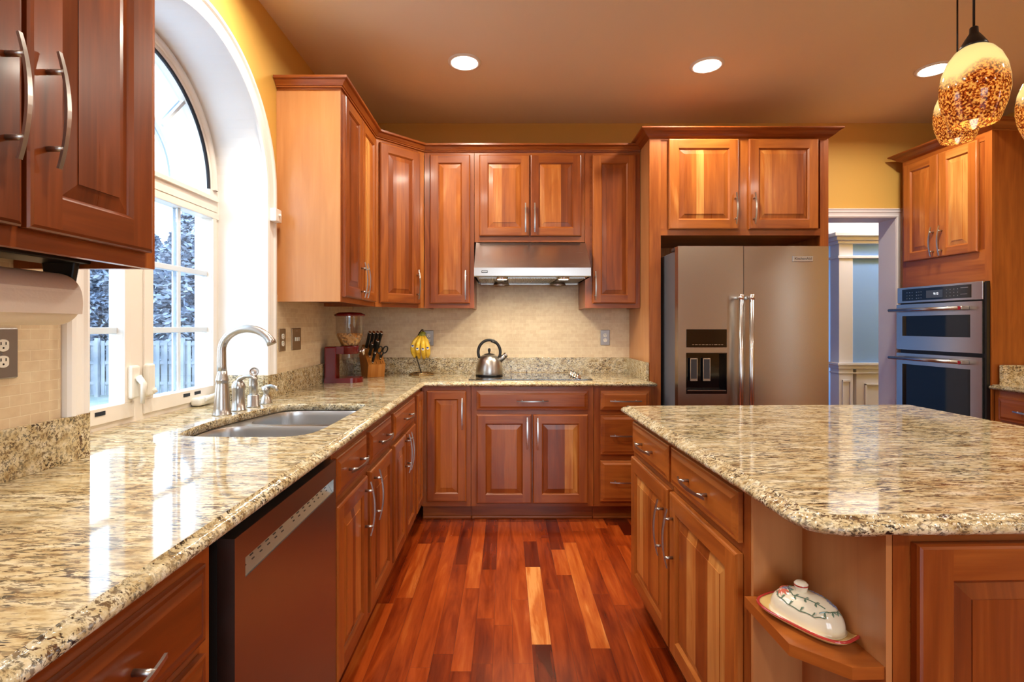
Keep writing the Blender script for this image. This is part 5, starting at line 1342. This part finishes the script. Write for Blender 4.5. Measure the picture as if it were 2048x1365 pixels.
panel_door('door', i3, .036, .545, .135, .856, None, stile=.068, tone=.42, staves=4)
panel_door('door', i3, .600, 1.110, .135, .856, None, stile=.068, tone=.46, staves=4)
i4 = ibase('island_cabinet', 'island cabinet on the hidden right side of the island', 1.318, .332, R(90), 1.050, .655, stiles=[(.50, .55)])
panel_door('door', i4, .035, .50, .135, .856); panel_door('door', i4, .55, 1.015, .135, .856)
p = isl(0, 0)
sh = thing('corner_shelf_unit', 'open corner shelf unit at the near left corner of the island', 'shelf', (IX, IY, 0), DEL)
mb = MB(); mb.box(.057, .190, .316, .3275, .0, .883, 'z', .42); mb.build('back_panel', 'maple', sh)
mb = MB(); mb.box(.180, .192, .045, .316, .0, .883, 'z', .35); mb.build('side_panel', 'maple', sh)
mb = MB(); mb.box(.057, .078, .308, .316, .0, .883, 'z', .5) if False else None
for zz in (.583, .10):
    pl = [(.034, .3155), (.034, .125), (.115, .048), (.1795, .048), (.1795, .3155)]
    mb = MB(); mb.prism(pl, zz, zz+.025, 'x', .52); mb.build('shelf', 'cherry', sh, bevel=.0015)
mb = MB(); mb.box(.04, .18, .10, .3155, 0, .09, 'x', .4); mb.build('toe_board', 'cherry', sh)

# butter dish on the shelf
zS = .6082
bc = isl(.118, .200); bd_ = thing('butter_dish', 'covered ceramic butter dish with painted red flowers on the corner shelf', 'butter dish', (bc.x, bc.y, zS), R(-62)+DEL)
def sell(a, b, n=48, p=2.8):
    out = []
    for i in range(n):
        t = 2*PI*i/n; c_, s_ = math.cos(t), math.sin(t)
        out.append((a*math.copysign(abs(c_)**(2/p), c_), b*math.copysign(abs(s_)**(2/p), s_)))
    return out
def loft(mb, prof, a, b, p=2.8, mi=0, **k):
    mb.strips([[(x*s_, y*s_, z) for x, y in sell(a, b, 48, p)] if not isinstance(s_, tuple) else [(x, y, z) for x, y in sell(a-s_[0], b-s_[0], 48, p)] for s_, z in prof], True, mi, True, **k)
mb = MB(); loft(mb, [((.018,), 0), ((.016,), .002), ((.004,), .010), ((0,), .016), ((.001,), .018), ((.004,), .017), ((.018,), .008), ((.024,), .0065)], .103, .062, 3.2, cap0=True, cap1=True); dp = mb.build('plate', 'plateyellow', bd_)
mb = MB(); loft(mb, [((-.0012,), .0155), ((-.0008,), .0188), ((.002,), .0195), ((.005,), .0178)], .103, .062, 3.2); mb.build('plate_rim', 'trimred', dp)
LA, LB, LH = .078, .047, .060
def domeprof(n=14):
    out = []
    for i in range(n+1):
        t = i/n; z = math.sin(t*PI/2)**.9; s_ = (1-z**2.6)**(1/2.3) if z < 1 else 0
        out.append((max(s_, .001), .0085+LH*z))
    return out
mb = MB(); loft(mb, [(1.03, .0075), (1.03, .010)]+domeprof(), LA, LB, 2.5, cap1=False); ld = mb.build('lid', 'ceramicwhite', bd_)
def dome_pt(x, y, lift=.0008):
    """height of the dome above (x, y)"""
    q = (abs(x/LA)**2.5+abs(y/LB)**2.5)**(1/2.5); q = min(q, .995)
    def hh(a, b):
        q = min((abs(a/LA)**2.5+abs(b/LB)**2.5)**(1/2.5), .995); return LH*(1-q**2.3)**(1/2.6)
    e = .0004; nn = Vector((-(hh(x+e, y)-hh(x-e, y))/(2*e), -(hh(x, y+e)-hh(x, y-e))/(2*e), 1)).normalized()
    return tuple(Vector((x, y, .0085+hh(x, y)))+nn*lift)
mb = MB(); mb.lathe([(.012, .062), (.0125, .070), (.0145, .080), (.0145, .084), (.010, .088), (0, .089)], (-.012, 0, 0), 24); kn = mb.build('knob', 'ceramicwhite', ld)
mb = MB(); mb.lathe([(.0148, .0795), (.0150, .081), (.0148, .0825)], (-.012, 0, 0), 24, cap0=False, cap1=False); mb.build('knob_ring', 'trimred', kn)
mb = MB()
for pts in ([(-.058, -.018), (-.045, -.033), (-.02, -.0405), (.01, -.042), (.04, -.038), (.06, -.026)], [(-.05, .012), (-.035, -.012), (-.015, -.026), (.01, -.022), (.035, -.018), (.052, -.014)], [(-.03, .030), (0, .028), (.03, .026), (.055, .016)], [(.045, -.03), (.058, -.012), (.062, .006), (.058, .024)]):
    q = [Vector((*p_, 0)) for p_ in pts]; pp = []
    for i in range(len(q)-1):
        for k in range(6): r_ = q[i].lerp(q[i+1], k/6); pp.append(dome_pt(r_.x, r_.y))
    mb.tube(pp, .0011, 5)
    for k in range(3, len(pp)-2, 5):
        c_ = Vector(pp[k])
        for sg in (-1, 1):
            if sg < 0 and c_.y < -.030: continue
            e = dome_pt(c_.x/1.01+.006, c_.y/1.015+sg*.006); m2 = dome_pt(c_.x/1.01+.003, c_.y/1.015+sg*.0045); mb.tube([c_, m2, e], [.001, .0026, .0006], 5, flat=(.4, 1))
mb.build('painted_vines', 'leafgreen', ld)
def flower(cx, cy_, m, s_=1):
    mb = MB()
    for k in range(5):
        a = -2.6+k*.55; c_ = (cx, cy_); e = (cx+.020*s_*math.cos(a), cy_+.018*s_*math.sin(a)); mm = (cx+.011*s_*math.cos(a-.25), cy_+.011*s_*math.sin(a-.25))
        mb.tube([dome_pt(*c_), dome_pt(*mm), dome_pt(*e)], [.001, .0036, .0008], 6, flat=(.35, 1))
    mb.build('painted_flower', m, ld)
flower(-.040, -.014, 'flowerred'); flower(-.055, .012, 'flowerred', .8); flower(.01, .030, 'petalblue', .9); flower(-.04, -.004, 'petalblue', .7); flower(.045, .022, 'petalblue', .7)

# right worktop
rw = thing('granite_worktop', 'short granite worktop at the right edge, against the oven tower', 'worktop', (0, 0, 0))
P2 = [(3.01, 3.19), (3.01, 1.66), (XR-.002, 1.66), (XR-.002, 3.19)]
worktop('slab', rw, P2[:], [1, 0, 0, 0], ZT, EDGE)
mb = MB(); mb.box(3.075, XR-.002, 3.168, 3.188, ZT, 1.036); mb.build('upstand', 'granite_edge', rw, bevel=.0015)

# ------------------------------------------------------------------ pendants
def pendant(loc, zb, label, s_=1.0, watts=22):
    o = thing('pendant_lamp', label, 'pendant lamp', (loc[0], loc[1], zb), 0, None)
    pr = [(.060, 0), (.068, .02), (.0795, .055), (.0865, .095), (.0865, .13), (.080, .17), (.067, .205), (.050, .230), (.033, .243), (.026, .246)]
    mb = MB(); mb.lathe(pr+[(r_-.003, h_) for r_, h_ in reversed(pr)], (0, 0, 0), 48, cap0=False, cap1=False)
    # close the lower rim
    mb.lathe([(.057, 0), (.060, 0)], (0, 0, 0), 48, cap0=False, cap1=False)
    sh_ = mb.build('shade', 'shade', o)
    mb = MB(); mb.lathe([(.034, .240), (.036, .243), (.033, .252), (.022, .272), (.012, .288), (.011, .305), (.008, .308)], (0, 0, 0), 28); mb.build('cap', 'darkbronze', o)
    mb = MB(); mb.tube([(0, 0, .30), (0, 0, CEIL-zb-.002)], .0035, 8); mb.build('cord', 'satinblack', o)
    mb = MB(); mb.lathe([(.062, CEIL-zb-.022), (.064, CEIL-zb-.015), (.064, CEIL-zb-.001)], (0, 0, 0), 28); mb.build('canopy', 'darkbronze', o)
    mb = MB(); mb.lathe([(.008, .185), (.018, .165), (.022, .145), (.016, .122), (0, .115)], (0, 0, 0), 16); mb.build('bulb', 'bulb', o)
    mb = MB(); mb.lathe([(.013, .185), (.013, .240)], (0, 0, 0), 16); mb.build('socket', 'satinblack', o)
    lamp('pendant_bulb', 'POINT', (loc[0], loc[1], zb+.150), watts, (1, .80, .50), size=.024)
    return o
pendant((1.482, 1.62), 1.918, 'amber speckled glass pendant lamp hanging in front, largest of the three')
pendant((2.03, 2.30), 2.110, 'glass pendant lamp partly hidden behind the front pendant')
pendant((2.01, 1.90), 1.985, 'glowing glass pendant lamp cut off by the right edge of the picture')

# ------------------------------------------------------------------ recessed lights
lab = ['recessed ceiling light above the range hood, leftmost in the picture', 'recessed ceiling light in the middle, above the refrigerator', 'recessed ceiling light behind the pendant lamps on the right', 'recessed ceiling light over the sink near the arched window',
       'recessed ceiling light over the left aisle, above the picture', 'recessed ceiling light over the right side, outside the picture', 'recessed ceiling light behind the camera on the left', 'recessed ceiling light behind the camera in the middle', 'recessed ceiling light behind the camera on the right']
for (x, y), lb in zip(DOWNLIGHTS, lab):
    o = thing('recessed_light', lb, 'ceiling light', (x, y, CEIL))
    mb = MB(); mb.lathe([(.098, 0), (.098, -.004), (.088, -.009), (.078, -.009), (.076, -.001)], (0, 0, 0), 40, cap0=False, cap1=False); mb.build('trim_ring', 'white', o)
    mb = MB(); mb.lathe([(.0, -.020), (.03, -.0185), (.056, -.0145), (.070, -.010), (.078, -.004)], (0, 0, 0), 40, cap0=False, cap1=False); mb.build('diffuser', 'bulb', o)
